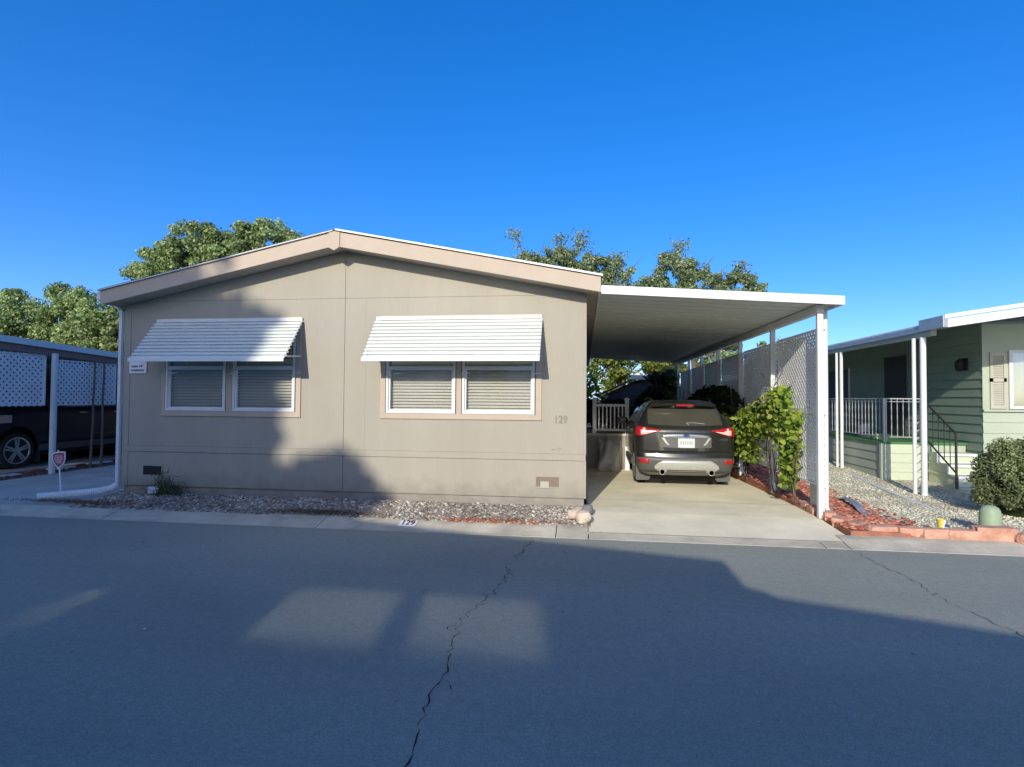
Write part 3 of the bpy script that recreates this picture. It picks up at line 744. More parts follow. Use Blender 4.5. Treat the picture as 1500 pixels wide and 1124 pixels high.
def build_suv(name, loc, label, paint, scale=1., rotz=0.):
    root = thing(name, (0, 0, 0), label, 'car')
    def out(mb, nm, m, parent=root, **k):
        return mb.build(nm, m, parent, **k)
    # body
    mb = MB(); zs = []
    for (a, *_), (b, *_) in zip(TAB[:-1], TAB[1:]):
        nn = 3 if b-a > .06 else 2
        zs += [lerp(a, b, i/nn) for i in range(nn)]
    zs.append(TAB[-1][0])
    rings = []
    for z in zs:
        r_ = outline(z, 1); l_ = outline(z, -1)
        rings.append([(x, y, z) for x, y in r_]+[(x, y, z) for x, y in l_[::-1][1:-1]])
    n = len(rings[0]); fs = []
    for i in range(len(rings)-1):
        for k in range(n): fs.append((i*n+k, i*n+(k+1) % n, (i+1)*n+(k+1) % n, (i+1)*n+k))
    fs += [tuple(range(n-1, -1, -1)), tuple(range((len(rings)-1)*n, len(rings)*n))]
    mb.add([p for r_ in rings for p in r_], fs)
    body = out(mb, 'body', paint)
    # wheel wells
    cut = MB()
    for y in (.93, 3.62):
        cut.lathe([(.395, -1.2), (.395, 1.2)], (0, y, .345), 'x', 40)
    c = cut.build('cutter', paint)
    md = body.modifiers.new('w', 'BOOLEAN'); md.object = c; md.operation = 'DIFFERENCE'; md.solver = 'EXACT'
    dg = bpy.context.evaluated_depsgraph_get(); me = bpy.data.meshes.new_from_object(body.evaluated_get(dg))
    body.modifiers.clear(); body.data = me
    bpy.data.objects.remove(c)
    me.polygons.foreach_set('use_smooth', [True]*len(me.polygons)); me.set_sharp_from_angle(angle=R(32))
    mb = MB()
    for y in (.93, 3.62): mb.lathe([(.40, -.72), (.40, .72)], (0, y, .345), 'x', 30)
    mb.box(-.75, .75, .4, 4.1, .20, .45)
    out(mb, 'underbody', M['black'])
    # patches that follow the skin
    def patch(smin, smax, zlo, zhi, side, off, ns=10, nz=5):
        """zlo, zhi: functions of s"""
        rows = []
        for j in range(nz+1):
            rows.append([arc_pt(lerp(zlo(s), zhi(s), j/nz), s, side, off) for s in [lerp(smin, smax, i/ns) for i in range(ns+1)]])
        m_ = MB(); m_.grid(rows if side > 0 else [r_[::-1] for r_ in rows]); return m_
    def both(smax, zlo, zhi, off, ns=12, nz=5, smin=0):
        rows = []
        for j in range(nz+1):
            r1 = [arc_pt(lerp(zlo(s), zhi(s), j/nz), s, 1, off) for s in [smax*i/ns for i in range(ns+1)]]
            r2 = [arc_pt(lerp(zlo(s), zhi(s), j/nz), s, -1, off) for s in [smax*i/ns for i in range(ns, 0, -1)]]
            rows.append(r2+r1)
        m_ = MB(); m_.grid(rows); return m_
    K = lambda v: (lambda s: v)
    gl = both(.70, lambda s: 1.105+.03*(s/.7)**2, lambda s: 1.475, .006, nz=8)
    out(gl, 'rear_window', M['carglass'], smooth=True, fix=False)
    # dark surround above the window and the spoiler lip with the high brake light
    mb = MB()
    sp_rows = []
    for (yy, zz) in ((.30, 1.545), (.285, 1.565), (.31, 1.60), (.52, 1.628)):
        sp_rows.append([(x, yy+.12*(x/.62)**2, zz-.03*(x/.62)**2) for x in np.linspace(-.62, .62, 15)])
    sp_rows.append([(x, .45+.12*(x/.62)**2, 1.535-.03*(x/.62)**2) for x in np.linspace(-.62, .62, 15)])
    mb.grid(sp_rows); sp = out(mb, 'spoiler', paint, smooth=True)
    mb = MB(); mb.grid([[(x, .279+.12*(x/.62)**2, zz) for x in np.linspace(-.15, .17, 7)] for zz in (1.535, 1.568)])
    out(mb, 'high_brake_light', M['red_lens'], sp, solid=.008, fix=False)
    # cladding band, silver insert, chrome strip, plate recess
    cl = both(1.62, lambda s: .30+.02*min(1, s), lambda s: .615-.05*max(0, s-.75), .010, ns=26, nz=5)
    # keep the wheel well free
    cl = both(1.16, lambda s: .29, lambda s: .560-.06*max(0, s-.7), .010, ns=24, nz=5)
    out(cl, 'bumper', M['clad'], smooth=True, fix=False, solid=.01)
    sk = both(.60, lambda s: .275+.09*max(0, (s-.42)/.18)**1.5, lambda s: .515-.11*max(0, (s-.42)/.18)**1.6, .026, ns=18, nz=5)
    out(sk, 'bumper_insert', M['skid'], smooth=True, fix=False, solid=.012)
    dk = both(.36, K(.285), lambda s: .345, .034, ns=8, nz=1)
    out(dk, 'insert_lip', M['clad'], fix=False)
    dk = both(1.0, K(.617), K(.640), .006, ns=20, nz=1); out(dk, 'tailgate_gap', M['black'], fix=False)
    rc = both(.47, lambda s: .70+.02*(s/.47), lambda s: .885-.0*s, .006, ns=8, nz=3); out(rc, 'plate_recess', M['clad'], fix=False)
    ch = both(.455, lambda s: .872+.0*s, lambda s: .945-.035*(s/.455)**3, .018, ns=14, nz=3)
    cho = out(ch, 'chrome_strip', M['chrome'], smooth=True, fix=False, solid=.012)
    for sd in (1, -1):     # swept ends of the chrome surround
        e = MB(); e.grid([[arc_pt(.872, s, sd, .018), arc_pt(.872, s+.06, sd, .018)] if z > .86 else [arc_pt(z, s, sd, .018), arc_pt(z, s+.045, sd, .018)] for z, s in ((.90, .41), (.86, .40), (.80, .355), (.755, .31))])
        out(e, 'chrome_trim', M['skid'], fix=False, solid=.008)
    mb = MB(); mb.lathe([(.0, -.0), (.055, -.0), (.055, .01), (.0, .01)], (0, 0, 0), 'y', 24)
    mb.v = [(x*1.15, y+.055, z*.52+.91) for x, y, z in mb.v]
    out(mb, 'badge', M['badge'], cho)
    y_pl = outline(.80)[0][1]-.014
    mb = MB(); mb.box(-.155, .155, y_pl-.012, y_pl, .715, .865); pl = out(mb, 'licence_plate', M['plate'], bevel=.004)
    mb = MB()
    for k, x in enumerate((-.115, -.075, -.035, .01, .05, .09)): mb.box(x, x+.026, y_pl-.0135, y_pl-.0125, .765, .825)
    out(mb, 'plate_smudge', M['galv'], pl)
    mb = MB()
    for k in range(8):
        q = [arc_pt(.835+dz, .60+k*.024+ds_, 1, .010) for ds_, dz in ((0, 0), (.015, 0), (.015, .03), (0, .03))]
        mb.add(q, [(0, 1, 2, 3)])
    out(mb, 'trim_lettering', M['chrome'], fix=False)
    for sd in (1, -1):
        # tail lamp: wedge pointing to the middle, wrapped round the corner
        q = patch(.47, 1.30, lambda s: lerp(1.005, .895, min(1, (s-.47)/.34)) if s < .95 else lerp(.895, .985, (s-.95)/.35), lambda s: lerp(1.012, 1.095, min(1, (s-.47)/.40)) if s < .95 else lerp(1.095, 1.06, (s-.95)/.35), sd, .016, 26, 6)
        tl = out(q, 'tail_light', M['red_lens'], smooth=True, fix=False, solid=.014)
        q = patch(.56, .84, lambda s: lerp(.985, .925, min(1, (s-.56)/.22)), lambda s: lerp(.995, 1.02, (s-.56)/.28) if s > .72 else lerp(.995, .985, (s-.56)/.16), sd, .0265, 12, 3)
        out(q, 'reversing_lens', M['clear_lens'], tl, fix=False)
        q = patch(.76, .80, K(.98), K(1.06), sd, .027, 3, 3); out(q, 'lens_divider', M['clear_lens'], tl, fix=False)
        q = patch(.70, .90, lambda s: .455, lambda s: .525, sd, .024, 6, 3); out(q, 'reflector', M['red_lens'], smooth=True, fix=False, solid=.008)
        # exhaust
        mb = MB(); mb.lathe([(.04, .1), (.052, .0), (.055, -.005), (.042, -.005), (.040, .08)], (sd*.455, .03, .305), 'y', 18); out(mb, 'exhaust_pipe', M['chrome'])
        mb = MB(); mb.lathe([(.0, 0), (.041, .0)], (sd*.455, .05, .305), 'y', 18); out(mb, 'exhaust_mouth', M['black'])
        # side glass, pillars left in body colour
        for y0, y1, y0t, y1t in ((.62, 1.02, .72, .98), (1.10, 1.98, 1.08, 1.90), (2.05, 2.98, 1.97, 2.45)):
            rows = [[side_pt(lerp(lerp(y0, y0t, j/5), lerp(y1, y1t, j/5), i/5), lerp(1.10, 1.49, j/5), sd, .006) for i in range(6)] for j in range(6)]
            m_ = MB(); m_.grid(rows); out(m_, 'side_window', M['carglass'], fix=False)
        m_ = MB(); m_.grid([[side_pt(lerp(.65, 3.0, i/10), z, sd, .009) for i in range(11)] for z in (1.082, 1.098)]); out(m_, 'window_trim', M['chrome'], fix=False)
        # door seams and handles
        for yy in (1.14, 2.02, 3.02):
            m_ = MB(); m_.grid([[side_pt(yy, z, sd, .003) for z in (.45, .6, .8, 1.0, 1.08)], [side_pt(yy+.012, z, sd, .003) for z in (.45, .6, .8, 1.0, 1.08)]])
            out(m_, 'door_seam', M['black'], fix=False)
        for yy in (1.28, 2.16):
            m_ = MB(); m_.box(sd*.915, sd*.945, yy, yy+.19, .935, .965); out(m_, 'door_handle', M['chrome'], bevel=.008)
        m_ = MB(); m_.box(sd*.895 if sd > 0 else -.925, sd*.925 if sd > 0 else -.895, 1.36, 3.2, .30, .42); out(m_, 'side_sill', M['clad'], bevel=.01)
        # mirror
        m_ = MB(); r_ = [(sd*(.86+.03), 2.86, 1.08), (sd*.97, 2.84, 1.10)]
        m_.bar(r_[0], r_[1], .05, .05)
        mm = out(m_, 'side_mirror', paint)
        m_ = MB(); rock(m_, (sd*1.02, 2.84, 1.12), .24, .15, .17, 3, 0, .0, .3); out(m_, 'mirror_housing', paint, mm, smooth=True)
        m_ = MB(); m_.box(sd*1.02-.07, sd*1.02+.07, 2.759, 2.766, 1.085, 1.165); out(m_, 'mirror_glass', M['carglass'], mm, bevel=.002)
        # roof rail
        m_ = MB(); m_.tube([(sd*.56, .66, 1.625), (sd*.575, .74, 1.668), (sd*.585, .95, 1.688), (sd*.585, 1.7, 1.69), (sd*.575, 2.05, 1.66), (sd*.56, 2.15, 1.615)], .018, 8); out(m_, 'roof_rail', M['dark_metal'], smooth=True)
        # wheels
        for y in (.93, 3.62):
            x = sd*.80
            m_ = MB(); m_.lathe([(.235, -.105), (.31, -.115), (.335, -.10), (.345, -.06), (.347, 0), (.345, .06), (.335, .10), (.31, .115), (.235, .105)], (x, y, .345), 'x', 36)
            wh = out(m_, 'wheel', M['rubber'], smooth=True)
            m_ = MB(); m_.lathe([(.0, sd*.02), (.21, sd*.02)], (x, y, .345), 'x', 30); out(m_, 'wheel_shadow', M['black'], wh)
            m_ = MB(); m_.lathe([(.215, sd*.03), (.245, sd*.10), (.255, sd*.112), (.238, sd*.116), (.225, sd*.10), (.205, sd*.035)], (x, y, .345), 'x', 40)
            for k in range(5):
                for da in (-.13, .13):
                    a = 2*math.pi*k/5+.3
                    p = Vector((x+sd*.095, y+.06*math.cos(a+da*2), .345+.06*math.sin(a+da*2))); q = Vector((x+sd*.095, y+.225*math.cos(a+da), .345+.225*math.sin(a+da)))
                    m_.bar(p, q, .034, .03, up=(1, 0, 0))
            m_.lathe([(.0, sd*.07), (.07, sd*.07), (.062, sd*.112), (.0, sd*.118)], (x, y, .345), 'x', 20)
            out(m_, 'rim', M['alloy'], wh)
        # mud flaps behind the wheels (rear) and front ones
        for y, ww in ((.50, .30), (3.17, .27)):
            xo = sd*.91; xi = xo-sd*ww
            m_ = MB(); m_.prism([(xi, .30 if y < 1 else .26), (xi+sd*.02, .13), (xi+sd*.05, .09), (xo-sd*.02, .085), (xo, .12), (xo, .46 if y < 1 else .38), (xo-sd*.1, .46 if y < 1 else .36)], 'y', y, y+.012)
            out(m_, 'mud_flap', M['clad'])
        # head lamp
        m_ = MB(); m_.grid([[side_pt(y_, z, sd, .012) for y_ in (3.75, 3.9, 4.05)] for z in (.80, .87, .93)]); out(m_, 'headlight', M['clear_lens'], fix=False)
    # windscreen, wiper, antenna
    fr = MB(); rows = []
    for j in range(6):
        z = lerp(1.10, 1.54, j/5); o = outline(z); w = o[-1]; top = [(x, y) for x, y in o[26:]]
        ln = top+[(-x, y) for x, y in top[::-1][1:]]
        rows.append([(x, y+.008, z+.004) for x, y in ln])
    fr.grid(rows); out(fr, 'windscreen', M['carglass'], smooth=True, fix=False)
    mb = MB(); a0 = arc_pt(1.125, .06, 1, .03); a1 = arc_pt(1.175, .02, 1, .024); a2 = arc_pt(1.155, .36, 1, .024)
    mb.tube([a0, a1], .012, 6); mb.tube([a1, arc_pt(1.178, .18, 1, .026), a2], .010, 6)
    out(mb, 'rear_wiper', M['galv'])
    mb = MB(); mb.tube([(.05, .72, 1.655), (.05, .70, 1.70)], .022, 8); mb.tube([(.05, .70, 1.69), (.05, .60, 1.86)], .005, 6); out(mb, 'antenna', M['black'])
    fz = [(0, 0), (.3, .31), (.5, .525), (.66, .715), (.9, 1.0), (1.0, 1.095), (1.1, 1.185), (1.475, 1.515), (1.66, 1.69), (2, 2.03)]
    def walk(o):
        for k in kids(o):
            if not k.name.startswith(('wheel', 'rim', 'mud_flap')):
                for v in k.data.vertices: v.co.z = interp(fz, v.co.z)[0]
            walk(k)
    walk(root)
    root.scale = (scale,)*3; root.location = loc; root.rotation_euler = (0, 0, rotz)
    return root
SX = 1.90
build_suv('parked_suv', (SX-.075, 2.36, drive_z(2.8)-.002), 'dark grey suv parked on the driveway under the white carport, rear facing the street', M['paint_grey'], .95)
build_suv('parked_suv', (-13.05, 6.47, -.165), 'dark navy car with silver wheels in shade behind the left white lattice', M['paint_navy'], 1.12, math.pi)

# ------------------------------------------------------------------ leaves on the carport posts
vine = thing('climbing_vine', (3.15, 2.3, bed_z(2)), 'bright yellow green vine climbing the white carport posts beside the suv', 'vine')
cs = []
for _ in range(1350):      # main mass between the first two posts
    z = rnd.uniform(.42, 1.62); k = (z-.42)/1.2
    w = lerp(.20, .36, math.sin(math.pi*min(1, k*1.05)))*(1 if z < 1.3 else lerp(1, .5, (z-1.3)/.32))
    y = 1.25+rnd.gauss(0, w*.9)+.08*math.sin(z*7); x = 3.05+rnd.gauss(0, .06)-.05*math.sin(3.1*k)
    if z < .92+.18*math.sin(y*9) and y > 1.02: continue
    cs.append((x, y, z))
for k in range(950):      # long fall of leaves at the street end
    t = (k/950)**1.05; cs.append((3.06+rnd.gauss(0, .05), .80+rnd.gauss(0, .10)+.16*t, lerp(1.2, .16, t)+rnd.gauss(0, .05)))
for _ in range(600):      # further post, towards the car
    z = .28+abs(rnd.gauss(.45, .3)); cs.append((3.03+rnd.gauss(0, .07), 3.05+rnd.gauss(0, .42), min(z, 1.25)))
for _ in range(450): cs.append((3.0+rnd.gauss(0, .06), 2.1+rnd.gauss(0, .25), rnd.uniform(.8, 1.35)))
leaves('foliage', cs, .074, M['vine_leaf'], vine, shape='ivy', nrm=np.tile(np.array([[-.15, -.8, .35]]), (len(cs), 1)))
for k in range(9):
    mb = MB(); p = [(3.10+rnd.gauss(0, .02), [1.75, 1.4, .85, 3.2][k % 4]+rnd.gauss(0, .06), -.1)]
    for i in range(9): p.append((3.06+rnd.gauss(0, .02), p[-1][1]+rnd.gauss(0, .06), p[-1][2]+rnd.uniform(.12, .22)))
    mb.tube(p, [.012-.001*i for i in range(10)], 5); mb.build('stem', M['bark'], vine)
for s_ in (-1, 1, .3):     # wispy stems above
    mb = MB(); p = [(3.06, 1.6, 1.60)]
    for i in range(5): p.append((p[-1][0]+rnd.gauss(0, .01), p[-1][1]-s_*.09, p[-1][2]+.06))
    mb.tube(p, .006, 5); mb.build('stem', M['bark'], vine)
sp_c = []
for t in np.linspace(0, 1, 46): sp_c.append((lerp(3.02, 2.66, t)+rnd.gauss(0, .018), lerp(1.7, 2.3, t), lerp(1.55, 1.08, t)+rnd.gauss(0, .018)))
leaves('trailing_shoot', sp_c, .07, M['vine_leaf'], vine, shape='ivy')
ivy = thing('ivy_bush', (3.05, 5.4, bed_z(5)), 'dark ivy mass in shade between the suv and the lattice screen', 'bush')
cs = []
for _ in range(5200):
    a, b = rnd.uniform(0, 6.283), rnd.uniform(0, 1)
    y = rnd.uniform(3.6, 8.2); h = 1.75-.35*abs((y-5.2)/2.6)
    z = rnd.uniform(0, 1)**.8*h; x = 3.05+rnd.uniform(-.42, .22)*(1-.3*(z/h)**3)
    cs.append((x+rnd.gauss(0, .04), y, z))
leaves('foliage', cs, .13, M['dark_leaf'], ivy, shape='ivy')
mb = MB()
for k in range(8):
    y = lerp(3.8, 8, k/7); p = [(3.08, y, -.1)]
    for i in range(7): p.append((p[-1][0]+rnd.gauss(0, .05), p[-1][1]+rnd.gauss(0, .08), p[-1][2]+.25))
    mb.tube(p, .014, 5)
mb.build('stem', M['bark'], ivy)

# ------------------------------------------------------------------ side porch, shed and back of the carport
po = thing('side_porch', (.55, 6.2, -.2), 'small raised side porch with pale railing at the far end of the driveway', 'porch')
PY0, PX1 = 5.35, 1.04
mb = MB(); mb.box(.02, PX1-.02, PY0+.02, 7.4, -.24, .55); mb.build('base', M['porch'], po)
mb = MB(); mb.box(.02, PX1+.02, PY0-.01, 7.42, .552, .60); mb.build('deck', M['concrete_old'], po)
rl = MB(); rl.box(.27, PX1-.1, PY0+.02, PY0+.07, 1.24, 1.30); ro = rl.build('railing', M['vinyl_grey'], po)
rl = MB(); rl.box(.27, PX1-.1, PY0+.02, PY0+.07, .66, .71); rl.build('bottom_rail', M['vinyl_grey'], ro)
for x in (.225, PX1-.055):
    b = MB(); b.box(x-.045, x+.045, PY0, PY0+.09, .602, 1.40); b.prism([(x-.06, 1.40), (x+.06, 1.40), (x+.06, 1.425), (x, 1.455), (x-.06, 1.425)], 'y', PY0-.015, PY0+.105); b.build('newel_post', M['vinyl_grey'], ro)
for k in range(7):
    x = lerp(.33, PX1-.16, k/6); b = MB(); b.box(x-.016, x+.016, PY0+.028, PY0+.06, .711, 1.239); b.build('baluster', M['vinyl_grey'], ro)
mb = MB()
rows = []
for j in range(9):
    t = j/8
    rows.append([(.30+.50*u+.03*math.sin(9*u+4*t), 5.05-.28*t-.10*math.sin(math.pi*u)+.05*math.sin(7*u+6*t), .52-.72*t**.9+.05*math.sin(11*u+2)-.12*abs(u-.45)) for u in np.linspace(0, 1, 14)])
mb.grid(rows); tag(mb.build('plastic_tarp', M['tarp'], smooth=True, fix=False, solid=.01), 'crumpled grey plastic sheet draped against the side porch base', 'tarp')
mb = MB(); mb.box(.935, 1.035, 5.2, 5.28, -.26, .30); mb.prism([(.93, .30), (1.04, .30), (.985, .33)], 'y', 5.195, 5.285)
tag(mb.build('stub_post', M['white_pvc'], bevel=.006), 'short white stub post by the corner of the side porch', 'post')

sh = thing('garden_shed', (2.3, 14.5, -.3), 'slate garden shed with cream gable peak behind the carport', 'shed')
mb = MB(); ap = (2.15, 2.20); mb.prism([(.86, -.3), (4.2, -.3), (4.2, 1.62), ap, (.86, 1.62)], 'y', 13.8, 16.4); mb.build('wall', M['shed'], sh)
mb = MB(); mb.prism([(.70, 1.60), (2.15, 2.29), (4.4, 1.55), (4.4, 1.63), (2.15, 2.37), (.70, 1.68)], 'y', 13.6, 16.5); mb.build('roof', M['shed'], sh)
mb = MB(); mb.prism([(1.58, 2.18), (2.30, 2.16), (2.0, 2.44)], 'y', 13.56, 13.6); mb.build('gable_peak', M['shed_roof'], sh)
mb = MB(); mb.box(.80, .90, 13.72, 13.79, -.3, 1.58); mb.build('corner_board', M['shed_roof'], sh)

# ------------------------------------------------------------------ trees
def tree(name, label, base, H, crown, leaf, m, nclump=120, per=90, cs=.5, trunk_r=.16, group=None, bare=0, cat='tree', tips=()):
    """crown: list of (dx, dy, dz, rx, ry, rz) ellipsoids the foliage clumps fill"""
    t = thing(name, base, label, cat, group); bx, by, bz = base
    r = random.Random(hash(label) % 1000 if False else sum(map(ord, label)))
    pts = []; w = [(c[3]*c[5])**.8*(1.6 if c[2] > .6*H else 1) for c in crown]
    for _ in range(nclump):
        c = r.choices(crown, w)[0]
        while True:
            v = Vector((r.uniform(-1, 1), r.uniform(-1, 1), r.uniform(-1, 1)))
            if .35 < v.length < 1: break
        v = v.normalized()*(v.length**.55)
        pts.append((bx+c[0]+v.x*c[3], by+c[1]+v.y*c[4], bz+c[2]+v.z*c[5]))
    allc = []; alln = []
    for p in pts:
        k = max(6, int(per*r.uniform(.5, 1.4))); s = cs*r.uniform(.6, 1.25)
        q = nrs.normal(0, 1, (k, 3)); q /= np.maximum(.35, np.linalg.norm(q, axis=1))[:, None]
        q *= (nrs.rand(k)**.45)[:, None]
        allc.append(np.array(p)+q*np.array([s, s, s*.72])); alln.append(q)
    tl = []
    for (x0, z0), (x1, z1) in tips:
        p0, q0 = (bx+x0, by, bz+z0), (bx+x1, by, bz+z1); tl.append((p0, q0))
        allc.append(np.array(q0)+np.clip(nrs.normal(0, 1, (110, 3)), -1.7, 1.7)*np.array([.30, .2, .18])-np.array([0, 0, .2]))
        alln.append(nrs.normal(0, 1, (110, 3)))
        for t_ in (.35, .6, .8): alln.append(nrs.normal(0, 1, (40, 3))); allc.append(np.array([lerp(a_, b_, t_) for a_, b_ in zip(p0, q0)])+nrs.normal(0, .17, (40, 3)))
    leaves('crown', np.concatenate(allc), leaf, m, t, nrm=np.concatenate(alln))
    mb = MB(); top = bz+H*.62
    mb.tube([(bx, by, bz-.1), (bx+.06, by, bz+H*.2), (bx-.05, by+.05, bz+H*.42), (bx, by, top)], [trunk_r*1.25, trunk_r, trunk_r*.75, trunk_r*.45], 9)
    for k in range(14):
        p = r.choice(pts); s = lerp(.22, .6, r.random()); st = Vector((bx, by, bz+H*s)); en = Vector(p)
        mid = st.lerp(en, .5)+Vector((r.uniform(-.2, .2), r.uniform(-.2, .2), r.uniform(.0, .35)))
        mb.tube([st, mid, en], [trunk_r*.42, trunk_r*.28, trunk_r*.1], 6)
    for a, b in tl: mb.tube([a, ((a[0]+b[0])/2+.08, a[1], (a[2]+b[2])/2), b], [.035, .025, .012], 5)
    for k in range(bare):
        p = Vector(r.choice(pts)); q = p+Vector((r.uniform(-.9, .9), r.uniform(-.3, .3), r.uniform(.2, 1.0)))
        mb.tube([p, p.lerp(q, .5)+Vector((.06, 0, .08)), q], [.03, .02, .008], 4)
    mb.build('trunk', M['bark'], t)
    return t
G_ = 'trees behind the homes'
tree('broadleaf_tree', 'large rounded green tree rising behind the left slope of the tan roof', (-17.55, 16.5, .3), 9.4,
     [(-.8, 0, 7.9, 1.9, 1.7, 1.8), (-3.0, 0, 7.0, 1.2, 1.4, 1.4), (-1.6, .3, 7.2, 1.8, 1.6, 1.6), (2.4, .2, 8.0, 1.7, 1.7, 1.6), (4.0, 0, 7.6, .9, 1.2, 1.1), (.9, .2, 6.8, 2.4, 2, 2.0), (-2.6, 0, 5.4, 1.8, 1.7, 1.7)], .15, M['tree_leaf'], 420, 190, .5, .22, G_)
tree('broadleaf_tree', 'bushy green tree above the left lattice carport, at the left edge of the photo', (-28.3, 15.5, -.3), 7.0,
     [(1.0, 0, 5.2, .9, 1, 1.7), (-.9, 0, 4.9, 1.3, 1.2, 1.6), (.2, 0, 3.4, 2.0, 1.4, 1.6)], .14, M['tree_leaf'], 200, 150, .42, .16, G_)
tree('broadleaf_tree', 'twin topped green tree in the middle of the left tree row', (-25.0, 15.8, -.3), 7.2,
     [(-.3, 0, 6.3, .45, .5, .8), (.75, 0, 6.2, .5, .5, .75), (.2, 0, 4.7, 1.5, 1.3, 1.5), (0, 0, 3.2, 1.9, 1.4, 1.6)], .14, M['tree_leaf'], 200, 150, .4, .16, G_)
tree('broadleaf_tree', 'darker green tree touching the left eave of the tan home', (-22.4, 15.0, -.3), 6.3,
     [(.2, 0, 5.3, .8, .9, 1.0), (-.4, 0, 4.4, 1.2, 1.1, 1.4), (1.2, 0, 4.2, .8, .9, 1.2), (0, 0, 3.0, 1.8, 1.4, 1.6)], .14, M['tree_leaf'], 200, 150, .4, .15, G_)
tree('sparse_tree', 'olive tree with thin bare sprigs directly behind the right end of the tan roof', (-1.2, 23, .35), 9.6,
     [(-.4, 0, 8.3, 1.4, 1.3, 1.3), (-2.1, 0, 8.0, 1.0, 1, 1.2), (1.7, 0, 7.9, 1.0, 1.1, 1.2), (3.0, 0, 7.7, .8, .9, 1.1), (.3, 0, 6.4, 3.4, 2, 1.9)], .13, M['pale_leaf'], 400, 150, .45, .17, G_, bare=40,
     tips=[((-2.2, 8.9), (-2.85, 10.6)), ((-.2, 9.1), (-.25, 10.2)), ((.7, 9.0), (.95, 10.4)), ((.5, 9.0), (1.2, 9.9)), ((2.6, 8.4), (3.0, 9.1))])
tree('sparse_tree', 'pale dry looking tree above the middle of the white carport roof', (5.8, 22.5, -.3), 9.6,
     [(-1.0, 0, 8.2, 1.0, 1, 1.5), (-2.2, 0, 7.3, .7, .9, 1.2), (.6, 0, 7.5, 1.2, 1.1, 1.3), (2.2, 0, 7.3, 1.0, 1, 1.2), (3.2, 0, 6.9, .6, .7, 1.0), (-3.2, 0, 6.9, .7, .8, 1.2), (.2, 0, 5.8, 2.9, 1.8, 1.8)], .13, M['pale_leaf'], 400, 150, .42, .17, G_, bare=60,
     tips=[((-1.0, 9.2), (-.75, 10.25)), ((2.2, 8.2), (2.4, 9.0))])
tree('sparse_tree', 'lower olive tree seen between the carport roof and the lattice top', (7.2, 17.5, -.3), 4.6,
     [(.4, 0, 3.4, 1.3, 1.1, 1.0), (-.9, 0, 2.8, 1.0, 1, 1.2), (1.6, 0, 3.2, .9, .9, 1.1)], .14, M['pale_leaf'], 120, 75, .38, .12, G_, bare=10)
tree('leafy_tree', 'sunlit yellow green tree behind the shed at the end of the driveway', (1.5, 19.5, -.3), 5.0,
     [(-.7, 0, 2.5, 1.0, 1.2, 1.6), (1.2, 0, 3.3, 1.5, 1.3, 1.3), (2.5, 0, 3.2, 1.1, 1.2, 1.2), (.2, 0, 3.8, 1.3, 1.2, 1.2)], .15, M['lime_leaf'], 170, 90, .4, .12)
tree('leafy_tree', 'narrow sunlit lime shrub between the far carport posts', (4.75, 15.5, -.3), 3.6,
     [(0, 0, 2.0, .42, .5, 1.5), (.2, .3, 1.5, .4, .5, 1.3)], .13, M['lime_leaf'], 70, 90, .28, .07)
tree('dark_evergreen', 'black looking dense evergreen in shade at the back corner of the carport', (2.9, 13.0, -.3), 3.4,
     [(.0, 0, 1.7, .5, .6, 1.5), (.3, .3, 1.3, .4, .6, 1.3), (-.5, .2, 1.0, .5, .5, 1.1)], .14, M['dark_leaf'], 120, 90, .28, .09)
tree('conical_tree', 'small distant dark treetop above the roof of the green home', (19.9, 31, -.3), 6.2,
     [(0, 0, 5.4, .5, .8, .8), (0, 0, 4.2, 1.0, 1.2, 1.2), (0, 0, 3.0, 1.3, 1.2, 1.4)], .17, M['dark_leaf'], 80, 80, .32, .12)
tree('dark_shrub', 'dark shrub in shade behind the pale railing of the side porch', (1.0, 11.2, -.3), 1.9,
     [(0, 0, .9, .75, .5, .8), (-.8, .1, .8, .6, .5, .8), (.8, .2, .7, .6, .5, .7)], .12, M['dark_leaf'], 80, 90, .25, .05)
# far hedge that closes the view behind the homes
P = []
for _ in range(9000):
    x = rnd.uniform(-45, 45); P.append((x, 34+rnd.gauss(0, .8), rnd.uniform(-.3, 1)*(2.2+.5*math.sin(x*.8)+.3*math.sin(x*2.3))+.3))
stuff(leaves('far_hedge', P, .5, M['dark_leaf'], None), 'distant dark hedge closing the view behind the homes', 'hedge')

# ------------------------------------------------------------------ left neighbour
ln = thing('neighbour_home', (-14.6, 6, -.2), 'shaded neighbouring home behind the left lattice carport', 'house')
mb = MB(); mb.box(-20, -14.5, -.5, 15, -.2, 2.45); mb.build('wall', M['wood'], ln)
mb = MB(); mb.prism([(-20.3, 2.4), (-14.3, 2.4), (-14.3, 2.5), (-17.2, 3.0), (-20.3, 2.5)], 'y', -.8, 15.2); mb.build('roof', M['shingle'], ln)
lc = thing('neighbour_carport', (-12.6, 4, -.17), 'brown and white flat carport roof with lattice screen at the left edge', 'carport')
zf = lambda y: 2.50-.048*(y-1)
mb = MB(); mb.prism([(-.6, zf(-.6)-.02), (12.6, zf(12.6)-.02), (12.6, zf(12.6)-.06), (-.6, zf(-.6)-.06)], 'x', -14.28, -10.72); mb.build('roof', M['soffit'], lc)
mb = MB(); mb.prism([(-.6, zf(-.6)+.02), (12.6, zf(12.6)+.02), (12.6, zf(12.6)-.10), (-.6, zf(-.6)-.10)], 'x', -10.715, -10.68); mb.box(-14.28, -10.72, -.64, -.602, zf(-.6)-.1, zf(-.6)+.02); mb.build('fascia', M['white'], lc)
mb = MB(); mb.prism([(-.6, zf(-.6)-.102), (12.6, zf(12.6)-.102), (12.6, zf(12.6)-.24), (-.6, zf(-.6)-.24)], 'x', -10.80, -10.74); mb.build('beam', M['brown_rib'], lc)
